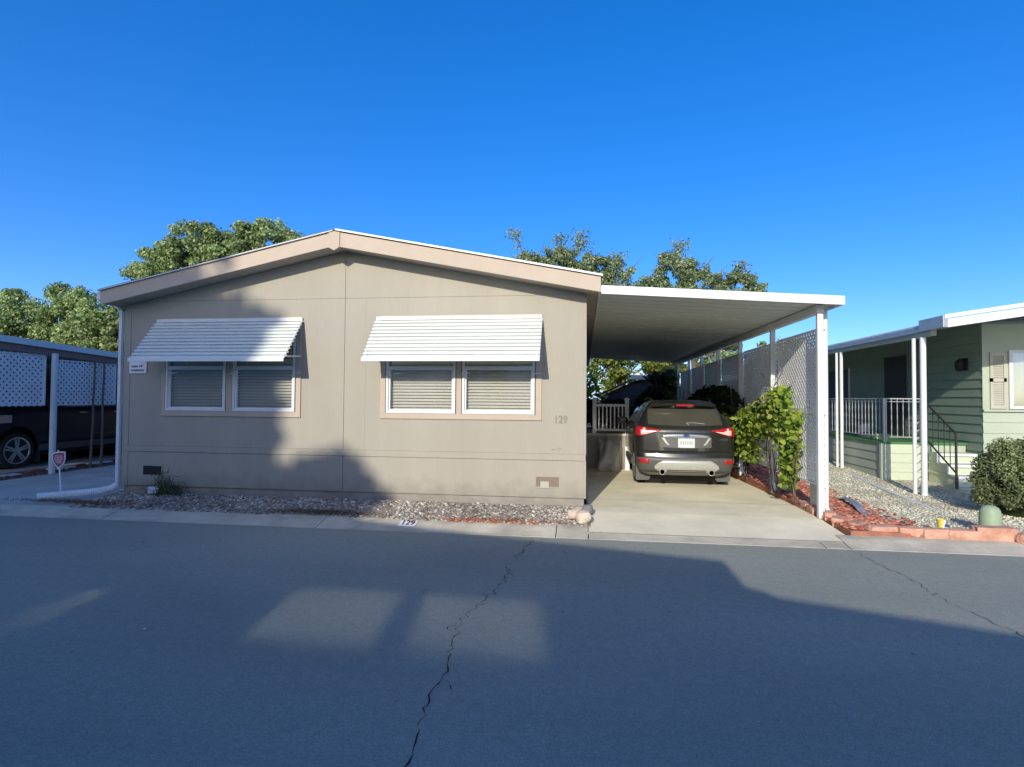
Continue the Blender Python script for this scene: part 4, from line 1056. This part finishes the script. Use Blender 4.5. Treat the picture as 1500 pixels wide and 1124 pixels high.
for y in (-.3, 1.93, 5.2, 8.4, 11.6):
    mb = MB(); mb.lathe([(.056, -.17), (.056, zf(y)-.20)], (-10.66 if y == 1.93 else -10.78, y, 0), 'z', 16); mb.build('post', M['white'], lc, smooth=True)
for a, b in ((-.25, 1.86), (2.0, 3.55), (3.62, 5.15), (5.25, 8.35)):
    t = MB(); z1 = zf(b)-.25; lattice_panel(t, -10.80, a, b, 1.22, z1, pitch=.12, w=.052); p = t.build('lattice_panel', M['white_pvc'], lc, fix=False, solid=.005)
    f = MB(); frame_bars(f, -10.80, a, b, 1.22, z1); f.build('lattice_frame', M['white_pvc'], p)
for k, (y, dx) in enumerate(((2.88, 0), (3.12, .03))):
    mb = MB(); mb.tube([(-10.70+dx, y-.03, -.18), (-10.70+dx, y-.02, .3), (-10.71, y+.02, .8), (-10.70, y+.0, 1.3), (-10.71, y+.03, 1.8), (-10.72, y+.04, zf(y)-.23)], [.03, .026, .024, .024, .022, .02], 8)
    tag(mb.build('wooden_pole', M['wood'], smooth=True), ['thin crooked wooden pole against the left lattice, nearer the white post', 'thin crooked wooden pole against the left lattice, farther from the white post'][k], 'pole', 'poles by the left lattice')
pv = None
for k, (x, y, l) in enumerate(((-11.05, 1.35, .34), (-11.1, 2.55, .36), (-11.15, 3.55, .38))):
    mb = MB(); rock(mb, (x, y, -.15), .2, l*1.5, .05, 40+k, 0, .05, .8)
    tag(mb.build('flat_paver', M['white_pvc']), ['flat white stone in the left mulch strip, in front of the white post', 'flat white stone in the left mulch strip, just behind the red yard sign', 'flat white stone in the left mulch strip, beside the wooden poles'][k], 'paver', 'pavers in the left mulch strip')

# yard sign
ys_ = thing('yard_sign', (-8.17, -.22, -.17), 'red shield shaped security sign on a thin white stake beside the drain hose', 'sign')
sx_, sy_, sz_ = -8.26, -.2, .40
mb = MB(); mb.bar((-8.17, -.22, -.2), (-8.24, -.2, .26), .022, .014); mb.bar((sx_-.02, sy_+.012, .24), (sx_-.025, sy_+.012, .545), .02, .01); mb.build('stake', M['sign_white'], ys_)
shp = [(-.115, .10), (-.06, .115), (0, .125), (.06, .128), (.115, .122), (.118, .02), (.10, -.05), (.06, -.10), (.005, -.14), (-.06, -.10), (-.10, -.045), (-.118, .03)]
mb = MB(); mb.prism([(sx_+x, sz_+z) for x, z in shp], 'y', sy_, sy_+.008); bd = mb.build('sign_border', M['sign_white'], ys_)
mb = MB(); mb.prism([(sx_+x*.84, sz_+z*.84) for x, z in shp], 'y', sy_-.004, sy_-.0005); fc = mb.build('sign_face', M['sign_red'], ys_)
for z, w in ((.055, .06), (.028, .072), (.0, .07), (-.024, .05), (-.05, .045)):
    x = -w; mb = MB()
    while x < w:
        q = rnd.uniform(.006, .014); mb.box(sx_+x, sx_+x+q, sy_-.0065, sy_-.0045, sz_+z-.006, sz_+z+rnd.uniform(.002, .008)); x += q+.004
    mb.build('sign_lettering', M['sign_white'], fc)

# weed, white paper by the vent
wd = thing('weed_clump', (-6.42, -.16, -.12), 'scruffy grey green weed clump against the skirting below the left window', 'plant')
P = [(rnd.gauss(-6.42, .13), rnd.gauss(-.15, .05), -.12+abs(rnd.gauss(0, .09))) for _ in range(900)]+[(rnd.gauss(-6.52, .05), rnd.gauss(-.12, .03), rnd.uniform(0, .22)) for _ in range(90)]
leaves('blades', P, .085, M['weed'], wd, shape='blade', updir=(0, -.1, .6))
mb = MB(); 
for k in range(10): mb.tube([(-6.44, -.14, -.14), (-6.44+rnd.gauss(0, .08), -.14+rnd.gauss(0, .03), rnd.uniform(0, .16))], .004, 4)
mb.build('stem', M['bark'], wd)
mb = MB(); rock(mb, (-6.60, -.20, -.03), .14, .05, .10, 17, .5, .05, .9)
tag(mb.build('paper_scrap', M['sign_white']), 'crumpled white scrap leaning on the weed clump below the vent', 'scrap')

# painted curb number
cn = MB(); sl = math.atan2(-.163+.22, -1.03+1.20)
def on_curb(y):
    return interp([(p[0], p[1]) for p in prof[:7]], y)[0]
cn.grid([[(x, y, on_curb(y)+.004) for x in (-2.37, -2.3, -2.22, -2.15)] for y in (-1.15, -1.10, -1.03, -.97)])
cno = tag(cn.build('curb_number', M['sign_white'], fix=False), 'white painted address plate reading 129 on the curb below the tan home', 'address')
mw = Matrix.Translation((-2.26, -1.065, on_curb(-1.065)+.010)) @ Matrix.Rotation(math.atan2(.027+.03, .14), 4, 'X')
text('painted_digits', '129', .15, M['ink_black'], cno, mw, .001, .002, .8)

# corner boulders
for (x, y, z, a, b, c, s, m, lab) in ((-.03, -.80, -.09, .17, .14, .15, 5, 'stone_pale', 'pale boulder at the street corner of the tan home, largest of three'),
                                      (-.13, -.66, -.08, .19, .15, .13, 6, 'stone_pale', 'cream boulder behind the larger one at the tan home corner'),
                                      (.03, -.34, -.09, .15, .14, .14, 9, 'stone_grey', 'dark grey rock touching the skirting at the tan home corner')):
    mb = MB(); rock(mb, (x, y, z), a, b, c, s, s*.7, .12, .35); tag(mb.build('boulder', M[m], smooth=True), lab, 'rock', 'rocks at the home corner')

# red edging stones
E_ = [(3.18, .55, .24, 1.5), (3.17, .25, .22, 1.52), (3.20, -.12, .2, 1.4), (3.22, -.36, .24, 1.1), (3.34, -.60, .24, .75), (3.53, -.79, .30, .1), (3.80, -.83, .22, -.05), (4.06, -.85, .26, .06), (4.36, -.86, .32, -.04), (4.68, -.88, .0, 0), (5.06, -.95, .34, .08), (5.42, -.98, .34, -.03), (5.78, -.98, .3, .04)]
LB = ['red edging stone along the driveway, farthest from the street', 'red edging stone along the driveway, second from the far end', 'red edging stone at the foot of the white front carport post', 'red edging stone just streetward of the front carport post', 'red edging stone at the corner where driveway edge meets the curb',
      'broad red edging stone in front of the grey metal strip', 'small red edging stone right of the grey metal strip', 'red edging stone left of the yellow and white cup', 'long red edging stone right of the yellow and white cup', '', 'red edging stone right of the green utility box', 'red edging stone at the right edge of the photo', 'red edging stone beyond the right edge beside the juniper']
for k, ((x, y, l, rz), lb) in enumerate(zip(E_, LB)):
    if not lb: continue
    mb = MB(); rock(mb, (x, y, -.125+.02*(y > -.3)), l+.03, .14, .115, 60+k, rz, .08, .70); tag(mb.build('edging_stone', M['stone_red']), lb, 'stone', 'red edging stones')
mb = MB(); rock(mb, (4.70, -.84, -.105), .42, .16, .15, 90, 0, .03, .93)
tag(mb.build('edging_stone', M['stone_red']), 'large squared red block standing in front of the green utility box', 'stone', 'red edging stones')

# utility pedestal, cup, metal strip, pipe
up = MB(); n_ = 20
up.lathe([(.115, 0), (.118, .03), (.112, .05), (.108, .24), (.10, .29), (.08, .325), (.045, .345), (.0, .35)], (4.83, -.60, -.17), 'z', 26)
tag(up.build('utility_pedestal', M['ped_green'], smooth=True), 'round topped pale green utility box beside the juniper bush', 'utility box')
cu = MB(); cu.lathe([(.036, 0), (.048, .10), (.05, .105), (.046, .105), (.034, .01)], (4.22, -.72, -.09), 'z', 20)
co = tag(cu.build('paper_cup', M['yellow'], smooth=True), 'yellow and white printed cup among the red edging stones', 'cup')
cu = MB(); cu.lathe([(.0372, .004), (.0492, .101)], (4.22, -.72, -.09), 'z', 20); cu.f = [f for f in cu.f if len(f) == 4 and 0.0 < ((cu.v[f[0]][0]-4.22)*.8-(cu.v[f[0]][1]+.72)*.2)]
cu.build('white_side', M['sign_white'], co, fix=False, smooth=True)
cu = MB(); cu.box(4.235, 4.275, -.772, -.768, -.065, -.035); cu.build('blue_print', M['badge'], co)
mb = MB()
rows = []
for t in np.linspace(0, 1, 13):
    x = lerp(3.95, 3.72, t); y = lerp(1.25, .02, t); z = -.085+.03*math.sin(t*3.1)**2-(.02 if t > .8 else 0)
    rows.append([(x-.055, y-.02, z+.02), (x, y, z), (x+.06, y+.03, z+.022)])
mb.grid(rows); tag(mb.build('metal_strip', M['galv'], fix=False, solid=.004), 'bent grey sheet metal strip lying on the red mulch', 'metal strip')
mb = MB(); mb.tube([(5.56, 4.6, yard_z(4.6)+.0), (5.40, 3.2, yard_z(3.2)+.01), (5.2, 1.7, yard_z(1.7)+.0), (5.05, .5, yard_z(.5)-.02)], .03, 8)
tag(mb.build('ground_pipe', M['white_pvc'], smooth=True), 'pale buried pipe line crossing the gravel yard before the green porch', 'pipe')

# ------------------------------------------------------------------ right neighbour: green home with porch
gn = thing('green_home', (8.5, 6, -.15), 'sage green mobile home with railed porch and white eaves on the right', 'house')
WX, BYF = 7.50, 3.60            # porch wall plane, front of the bay
EX, EY = 5.72, 1.72             # eave corner
def lap(mb, axis, pos, a0, a1, z0, z1, n, out, m=None):
    """lap siding: each board leans out at its foot"""
    for k in range(n):
        za, zb = lerp(z0, z1, k/n), lerp(z0, z1, (k+1)/n)
        if axis == 'x': mb.prism([(a0, 0), (a1, 0), (a1, 0), (a0, 0)], 'x', 0, 0) if False else mb.add([(pos+out*.022, a0, za), (pos+out*.022, a1, za), (pos+out*.004, a1, zb), (pos+out*.004, a0, zb), (pos, a0, za), (pos, a1, za)], [(0, 1, 2, 3), (0, 4, 5, 1)])
        else: mb.add([(a0, pos+out*.022, za), (a1, pos+out*.022, za), (a1, pos+out*.004, zb), (a0, pos+out*.004, zb), (a0, pos, za), (a1, pos, za)], [(0, 1, 2, 3), (0, 4, 5, 1)])
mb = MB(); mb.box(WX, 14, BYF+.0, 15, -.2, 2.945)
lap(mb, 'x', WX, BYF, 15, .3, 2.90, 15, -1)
mb.build('wall', M['sage_shade'], gn, fix=False)
mb = MB(); lap(mb, 'y', BYF, WX-.02, 14, .0, 1.24, 6, -1); mb.build('front_siding', M['sage'], gn, fix=False)
mb = MB(); mb.box(WX-.03, 14, BYF-.06, BYF-.026, 1.235, 1.275); mb.build('belt_rail', M['sage'], gn)
mb = MB(); mb.box(WX-.02, 14, BYF-.012, BYF-.001, 1.275, 2.9); mb.build('front_panel', M['sage'], gn)
# window and shutter on the bay front
mb = MB(); mb.box(7.92, 7.98, BYF-.05, BYF-.013, 1.29, 2.40); mb.box(7.98, 10.2, BYF-.05, BYF-.013, 2.34, 2.40); mb.box(7.98, 10.2, BYF-.05, BYF-.013, 1.29, 1.34); w = mb.build('window', M['white'], gn)
mb = MB(); mb.add([(7.98, BYF-.030, 1.34), (10.2, BYF-.030, 1.34), (10.2, BYF-.030, 2.34), (7.98, BYF-.030, 2.34)], [(0, 1, 2, 3)]); mb.build('pane', M['pane'], w, fix=False)
mb = MB(); xs_ = np.linspace(7.99, 10.2, 60); mb.grid([[(x, BYF-.018+.004*math.sin(x*42), z) for x in xs_] for z in (1.34, 2.34)]); mb.build('curtain', M['curtain'], w, fix=False)
mb = MB(); mb.box(7.60, 7.88, BYF-.04, BYF-.013, 1.29, 1.36); mb.box(7.60, 7.88, BYF-.04, BYF-.013, 1.80, 1.87); mb.box(7.60, 7.88, BYF-.04, BYF-.013, 2.29, 2.36); mb.box(7.60, 7.65, BYF-.04, BYF-.013, 1.36, 2.29); mb.box(7.83, 7.88, BYF-.04, BYF-.013, 1.36, 2.29); s_ = mb.build('shutter', M['shutter'], gn)
for z0, z1 in ((1.37, 1.79), (1.88, 2.28)):
    z = z0; mb = MB()
    while z < z1-.02: mb.add([(7.65, BYF-.036, z), (7.83, BYF-.036, z), (7.83, BYF-.016, z+.04), (7.65, BYF-.016, z+.04)], [(0, 1, 2, 3)]); z += .042
    mb.build('louvre', M['shutter'], s_, fix=False)
# door, side window, lamp on the porch wall
mb = MB(); mb.box(WX-.05, WX-.024, 6.1, 7.0, .61, 2.5); d = mb.build('door', M['ink_black'], gn)
mb = MB(); mb.lathe([(.02, 0), (.03, -.05), (.0, -.06)], (WX-.05, 6.2, 1.45), 'x', 10); mb.build('door_knob', M['chrome'], d)
mb = MB(); mb.box(WX-.045, WX-.024, 8.9, 10.2, 1.15, 2.3); w = mb.build('side_window', M['ink'], gn)
mb = MB(); mb.box(WX-.06, WX-.024, 8.84, 8.9, 1.09, 2.36); mb.box(WX-.06, WX-.046, 9.42, 9.48, 1.15, 2.3); mb.build('window_frame', M['white'], w)
lm = MB(); lm.box(WX-.06, WX-.023, 3.98, 4.12, 2.04, 2.28); lm.lathe([(.03, 0), (.075, .04), (.085, .18), (.05, .22), (.0, .26)], (WX-.13, 4.05, 2.02), 'z', 8); lm.bar((WX-.05, 4.05, 2.26), (WX-.13, 4.05, 2.27), .02)
lm.build('wall_lamp', M['black'], gn)
# roof, fascia
mb = MB()
rk = lambda x: 2.69+(x-EX)*.150
mb.prism([(EX+.02, rk(EX)-.0), (14, rk(14)-.0), (14, rk(14)+.05), (EX+.02, rk(EX)+.05)], 'y', EY+.05, 15.2); rf2 = mb.build('roof', M['soffit'], gn)
mb = MB(); mb.prism([(EX+.05, rk(EX)-.075), (14, rk(14)-.075), (14, rk(14)+.06), (EX+.05, rk(EX)+.06)], 'y', EY, EY+.03)
mb.prism([(EX+.0, rk(EX)+.066), (14, rk(14)+.066), (14, rk(14)+.13), (EX+.0, rk(EX)+.13)], 'y', EY-.035, EY+.03)
mb.build('fascia', M['white'], gn, bevel=.003)
mb = MB(); mb.box(EX-.03, EX+.045, EY-.03, 2.35, rk(EX)-.075, rk(EX)+.12); mb.box(EX-.02, EX+.03, 2.36, 15.2, rk(EX)-.085, rk(EX)-.02); mb.box(EX-.0, EX+.04, 2.36, 15.2, rk(EX)-.015, rk(EX)+.02); mb.build('gutter', M['galv'], gn, bevel=.004)
mb = MB(); mb.box(EX+.03, EX+.12, EY+.4, 15, rk(EX)-.16, rk(EX)+.015); mb.build('beam', M['sage'], gn)
# porch deck
DX0, DY0 = 5.93, 4.05
mb = MB(); mb.box(DX0+.02, WX-.03, DY0+.02, 12, -.15, .56)
lap(mb, 'x', DX0+.02, DY0+.0, 12, -.16, .56, 4, -1); mb.build('deck_skirt', M['sage'], gn, fix=False)
mb = MB(); lap(mb, 'y', DY0+.0, DX0+.04, 6.72, -.18, .56, 4, -1); mb.box(DX0-.03, DX0+.04, DY0-.03, DY0+.05, -.2, .565); mb.build('deck_front', M['pale_green'], gn, fix=False)
mb = MB(); mb.box(DX0-.02, WX-.03, DY0-.03, 12, .565, .60); mb.build('porch_carpet', M['turf'], gn)
for k, (z, y0) in enumerate(((.42, 3.72), (.24, 3.40), (.06, 3.08))):
    st = MB(); st.box(6.74, 7.44, y0, DY0-.035, z-.035, z); st.box(6.76, 7.42, y0+.03, DY0-.036, -.2 if k == 2 else z-.18, z-.036)
    sto = st.build('step', M['pale_green'], gn)
    st = MB(); st.box(6.73, 7.45, y0-.014, y0-.002, z-.05, z+.0); st.box(6.73, 6.78, y0-.014, y0-.002, z-.16, z-.051); st.box(7.40, 7.45, y0-.014, y0-.002, z-.16, z-.051); st.box(6.73, 7.45, y0-.014, y0-.002, z-.18, z-.161)
    st.build('step_edge', M['white'], sto)
# iron railing
def rail(parent, p, q, n, z0, z1, nm='railing', twist=True):
    p, q = Vector(p), Vector(q)
    mb = MB(); mb.bar(p+Vector((0, 0, z1)), q+Vector((0, 0, z1)), .035, .022); mb.bar(p+Vector((0, 0, z1-.06)), q+Vector((0, 0, z1-.06)), .018, .012); mb.bar(p+Vector((0, 0, z0+.10)), q+Vector((0, 0, z0+.10)), .025, .018)
    for e in (p, q): mb.bar(e+Vector((0, 0, z0)), e+Vector((0, 0, z1+.01)), .028)
    r_ = mb.build(nm, M['iron'], parent)
    for k in range(1, n):
        t = p.lerp(q, k/n); b = MB(); b.tube([t+Vector((0, 0, lerp(z0+.11, z1-.01, i/8))) for i in range(9)], [.006 if i % 2 else .010 for i in range(9)], 6); b.build('baluster', M['iron'], r_)
rail(gn, (DX0+.04, DY0+.02, 0), (DX0+.04, 9.6, 0), 38, .60, 1.47)
rail(gn, (DX0+.08, DY0+.02, 0), (6.66, DY0+.02, 0), 6, .60, 1.47)
mb = MB(); a, b = Vector((6.68, DY0, 1.46)), Vector((6.68, 3.05, .84))
mb.bar(a, b, .03, .022); mb.bar(a-Vector((0, 0, .72)), b-Vector((0, 0, .72)), .024, .018); mb.bar(b, b-Vector((0, 0, 1.0)), .03); hr = mb.build('stair_railing', M['dark_metal'], gn)
for k in range(1, 6):
    t = a.lerp(b, k/6); q = MB(); q.tube([t, t-Vector((0, 0, .72))], .009, 6); q.build('baluster', M['dark_metal'], hr)
# roof posts
for (x, y, w) in ((5.76, 2.36, .075), (5.70, 2.52, .05), (5.76, 5.42, .055), (5.73, 5.58, .045), (5.76, 9.4, .055)):
    mb = MB(); mb.lathe([(w*.75, yard_z(y)-.02), (w*.62, yard_z(y)+.06), (w*.62, rk(EX)-.17)], (x, y, 0), 'z', 14); mb.build('porch_post', M['white'], gn, smooth=True)
mb = MB()
for z in np.linspace(-.1, 1.0, 9): mb.bar((5.70, 2.52, z), (5.76, 2.38, z+.12), .02, .012)
mb.build('post_bracket', M['white'], gn)
mb = MB(); rows = []
mb.lathe([(.16, .0), (.17, .3), (.20, .62), (.17, .66), (.0, .66)], (6.55, 6.2, .60), 'z', 14)
tag(mb.build('covered_grill', M['ink'], smooth=True), 'dark covered object standing on the green carpet porch', 'grill')
mb = MB(); rock(mb, (6.2, 4.9, .66), .12, .12, .12, 71, 0, .05, .8); tag(mb.build('porch_box', M['ped_green']), 'small pale green box on the porch carpet behind the railing', 'box')

# juniper
jn = thing('juniper_bush', (6.28, .55, -.18), 'rounded clipped juniper bush at the right edge in front of the green home', 'bush')
cl = []
for _ in range(120):
    u, v = rnd.uniform(0, 6.283), math.acos(rnd.uniform(-.25, 1))
    k = rnd.uniform(.78, 1.0)
    cl.append((6.30+.72*k*math.sin(v)*math.cos(u), .72+.58*k*math.sin(v)*math.sin(u), .18+.74*k*math.cos(v)))
allc = []; alln = []
for p in cl:
    q = nrs.normal(0, 1, (420, 3)); q /= np.linalg.norm(q, axis=1)[:, None]; q *= (nrs.rand(420)**.4)[:, None]
    allc.append(np.array(p)+q*np.array([.15, .15, .13])*rnd.uniform(.7, 1.3)); alln.append(q)
leaves('foliage', np.concatenate(allc), .036, M['juniper'], jn, nrm=np.concatenate(alln))
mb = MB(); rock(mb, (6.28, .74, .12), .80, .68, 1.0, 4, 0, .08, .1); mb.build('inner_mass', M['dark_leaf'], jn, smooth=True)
mb = MB(); mb.tube([(6.28, .7, -.25), (6.26, .7, .2)], .05, 8); mb.build('trunk', M['bark'], jn)

# ------------------------------------------------------------------ across the street, behind the viewer: what casts the long shadow
ac = thing('opposite_home', (-6, -15, -.2), 'gable roofed home across the street casting the long road shadow', 'house')
mb = MB(); mb.prism([(-21, -.2), (-.4, -.2), (-.4, 3.2), (-6.2, 3.78), (-21, 3.1)], 'y', -24, -11.35)  # unseen left end lengthened to keep horizon glare out of window reflections
mb.build('wall', M['siding'], ac)
mb = MB(); mb.prism([(-21.6, 3.05), (-6.2, 3.86), (-3.36, 3.60), (-.06, 3.22), (-.06, 3.40), (-3.36, 3.73), (-6.2, 4.03), (-21.6, 3.25)], 'y', -24.2, -11.0); mb.build('roof', M['shingle'], ac)
mb = MB(); mb.prism([(-.05, 2.92), (.2, 2.90), (4.4, 2.30), (9.5, 1.95), (9.5, 2.07), (4.4, 2.42), (.3, 2.985), (.18, 3.05), (-.05, 3.10)], 'y', -23, -11.0); mb.build('carport_roof', M['white'], ac)
for x in (2.4, 6.0, 9.3):
    mb = MB(); mb.box(x-.05, x+.05, -11.5, -11.4, -.2, 2.2); mb.build('post', M['white'], ac)
mb = MB(); mb.box(.6, 9.4, -22.9, -22.7, -.2, 2.1); mb.build('carport_back_wall', M['siding'], ac)
for x in (-10.2, -4.2):
    mb = MB(); mb.box(x-1.0, x+1.0, -11.36, -11.31, 1.0, 2.3); w = mb.build('window', M['carglass'], ac)
    mb = MB(); mb.box(x-1.06, x+1.06, -11.35, -11.30, .94, 1.0); mb.box(x-1.06, x+1.06, -11.35, -11.30, 2.3, 2.36); mb.box(x-.03, x+.03, -11.35, -11.29, 1.0, 2.3); mb.build('frame', M['white'], w)
tree('street_tree', 'broad tree across the street shading the left half of the tan home', (-12.45, -27, -.3), 15.4,
     [(0, 0, 11.6, 3.2, 2.4, 3.4), (1.2, 0, 13.2, 2.0, 1.8, 2.2), (.45, 0, 10.2, 2.6, 2, 2.6)], .42, M['tree_leaf'], 480, 60, .6, .3)
tree('street_tree', 'second broad tree across the street shading the left driveway', (-18.3, -27, -.3), 15.6,
     [(0, 0, 12, 3.4, 2.4, 3.6), (-3, 0, 12, 3.2, 2.2, 3.6)], .45, M['tree_leaf'], 260, 60, .7, .3)
tree('street_tree', 'pointed tree across the street whose tip shades the middle of the tan wall', (-8.05, -27, .15), 11.4,
     [(.15, 0, 10.55, .50, .5, .66), (-.7, 0, 9.95, 1.3, 1, 1.05), (0, 0, 8.2, 2.0, 1.4, 1.6)], .34, M['tree_leaf'], 150, 60, .35, .25)

# ------------------------------------------------------------------ light
SUN = Vector((-.085, -.52, .21)).normalized()
el = math.asin(SUN.z); az = math.atan2(SUN.x, SUN.y)
world = bpy.data.worlds.new('World'); scene.world = world; world.use_nodes = True
nt = world.node_tree; bg = nt.nodes['Background']
sky = nt.nodes.new('ShaderNodeTexSky'); sky.sky_type = 'NISHITA'; sky.sun_disc = False
sky.sun_elevation = el; sky.sun_rotation = az; sky.altitude = 50; sky.air_density = .6; sky.dust_density = .9; sky.ozone_density = 3.0
hs = nt.nodes.new('ShaderNodeHueSaturation'); hs.inputs['Hue'].default_value = .514; hs.inputs['Saturation'].default_value = 1.58; hs.inputs['Value'].default_value = 3.35
gm = nt.nodes.new('ShaderNodeGamma'); gm.inputs[1].default_value = .7; nt.links.new(sky.outputs[0], gm.inputs[0]); nt.links.new(gm.outputs[0], hs.inputs['Color']); nt.links.new(hs.outputs[0], bg.inputs['Color'])
bg.inputs['Strength'].default_value = .12
ld = bpy.data.lights.new('sun', 'SUN'); ld.energy = 4.3; ld.angle = R(.53); ld.color = (1, .93, .80)
lo = bpy.data.objects.new('sun', ld); COL.objects.link(lo)
lo.rotation_euler = SUN.to_track_quat('Z', 'Y').to_euler(); lo.location = (-8, -30, 20)

# ------------------------------------------------------------------ camera
cd = bpy.data.cameras.new('camera'); cam = bpy.data.objects.new('camera', cd); COL.objects.link(cam); scene.camera = cam
yaw, pitch, roll = .1295, .0262, .0075
F = Vector((-math.sin(yaw)*math.cos(pitch), math.cos(yaw)*math.cos(pitch), math.sin(pitch)))
Rv = Vector((math.cos(yaw), math.sin(yaw), 0)); U = Rv.cross(F)
R2 = Rv*math.cos(roll)+U*math.sin(roll); U2 = -Rv*math.sin(roll)+U*math.cos(roll)
mtx = Matrix((R2, U2, -F)).transposed().to_4x4(); mtx.translation = (-.022, -8.0, 1.425)
cam.matrix_world = mtx
cd.sensor_width = 36; cd.lens = 812/1500*36; cd.clip_start = .05; cd.clip_end = 3000

scene.render.engine = 'CYCLES'
scene.cycles.use_denoising = True; scene.cycles.use_guiding = True; scene.cycles.use_surface_guiding = True
scene.cycles.max_bounces = 8; scene.cycles.transparent_max_bounces = 12
scene.cycles.caustics_reflective = True; scene.cycles.caustics_refractive = False
scene.cycles.sample_clamp_indirect = 0; scene.cycles.blur_glossy = 0.0
scene.view_settings.view_transform = 'Standard'; scene.view_settings.look = 'None'
scene.view_settings.exposure = 0; scene.view_settings.gamma = 1
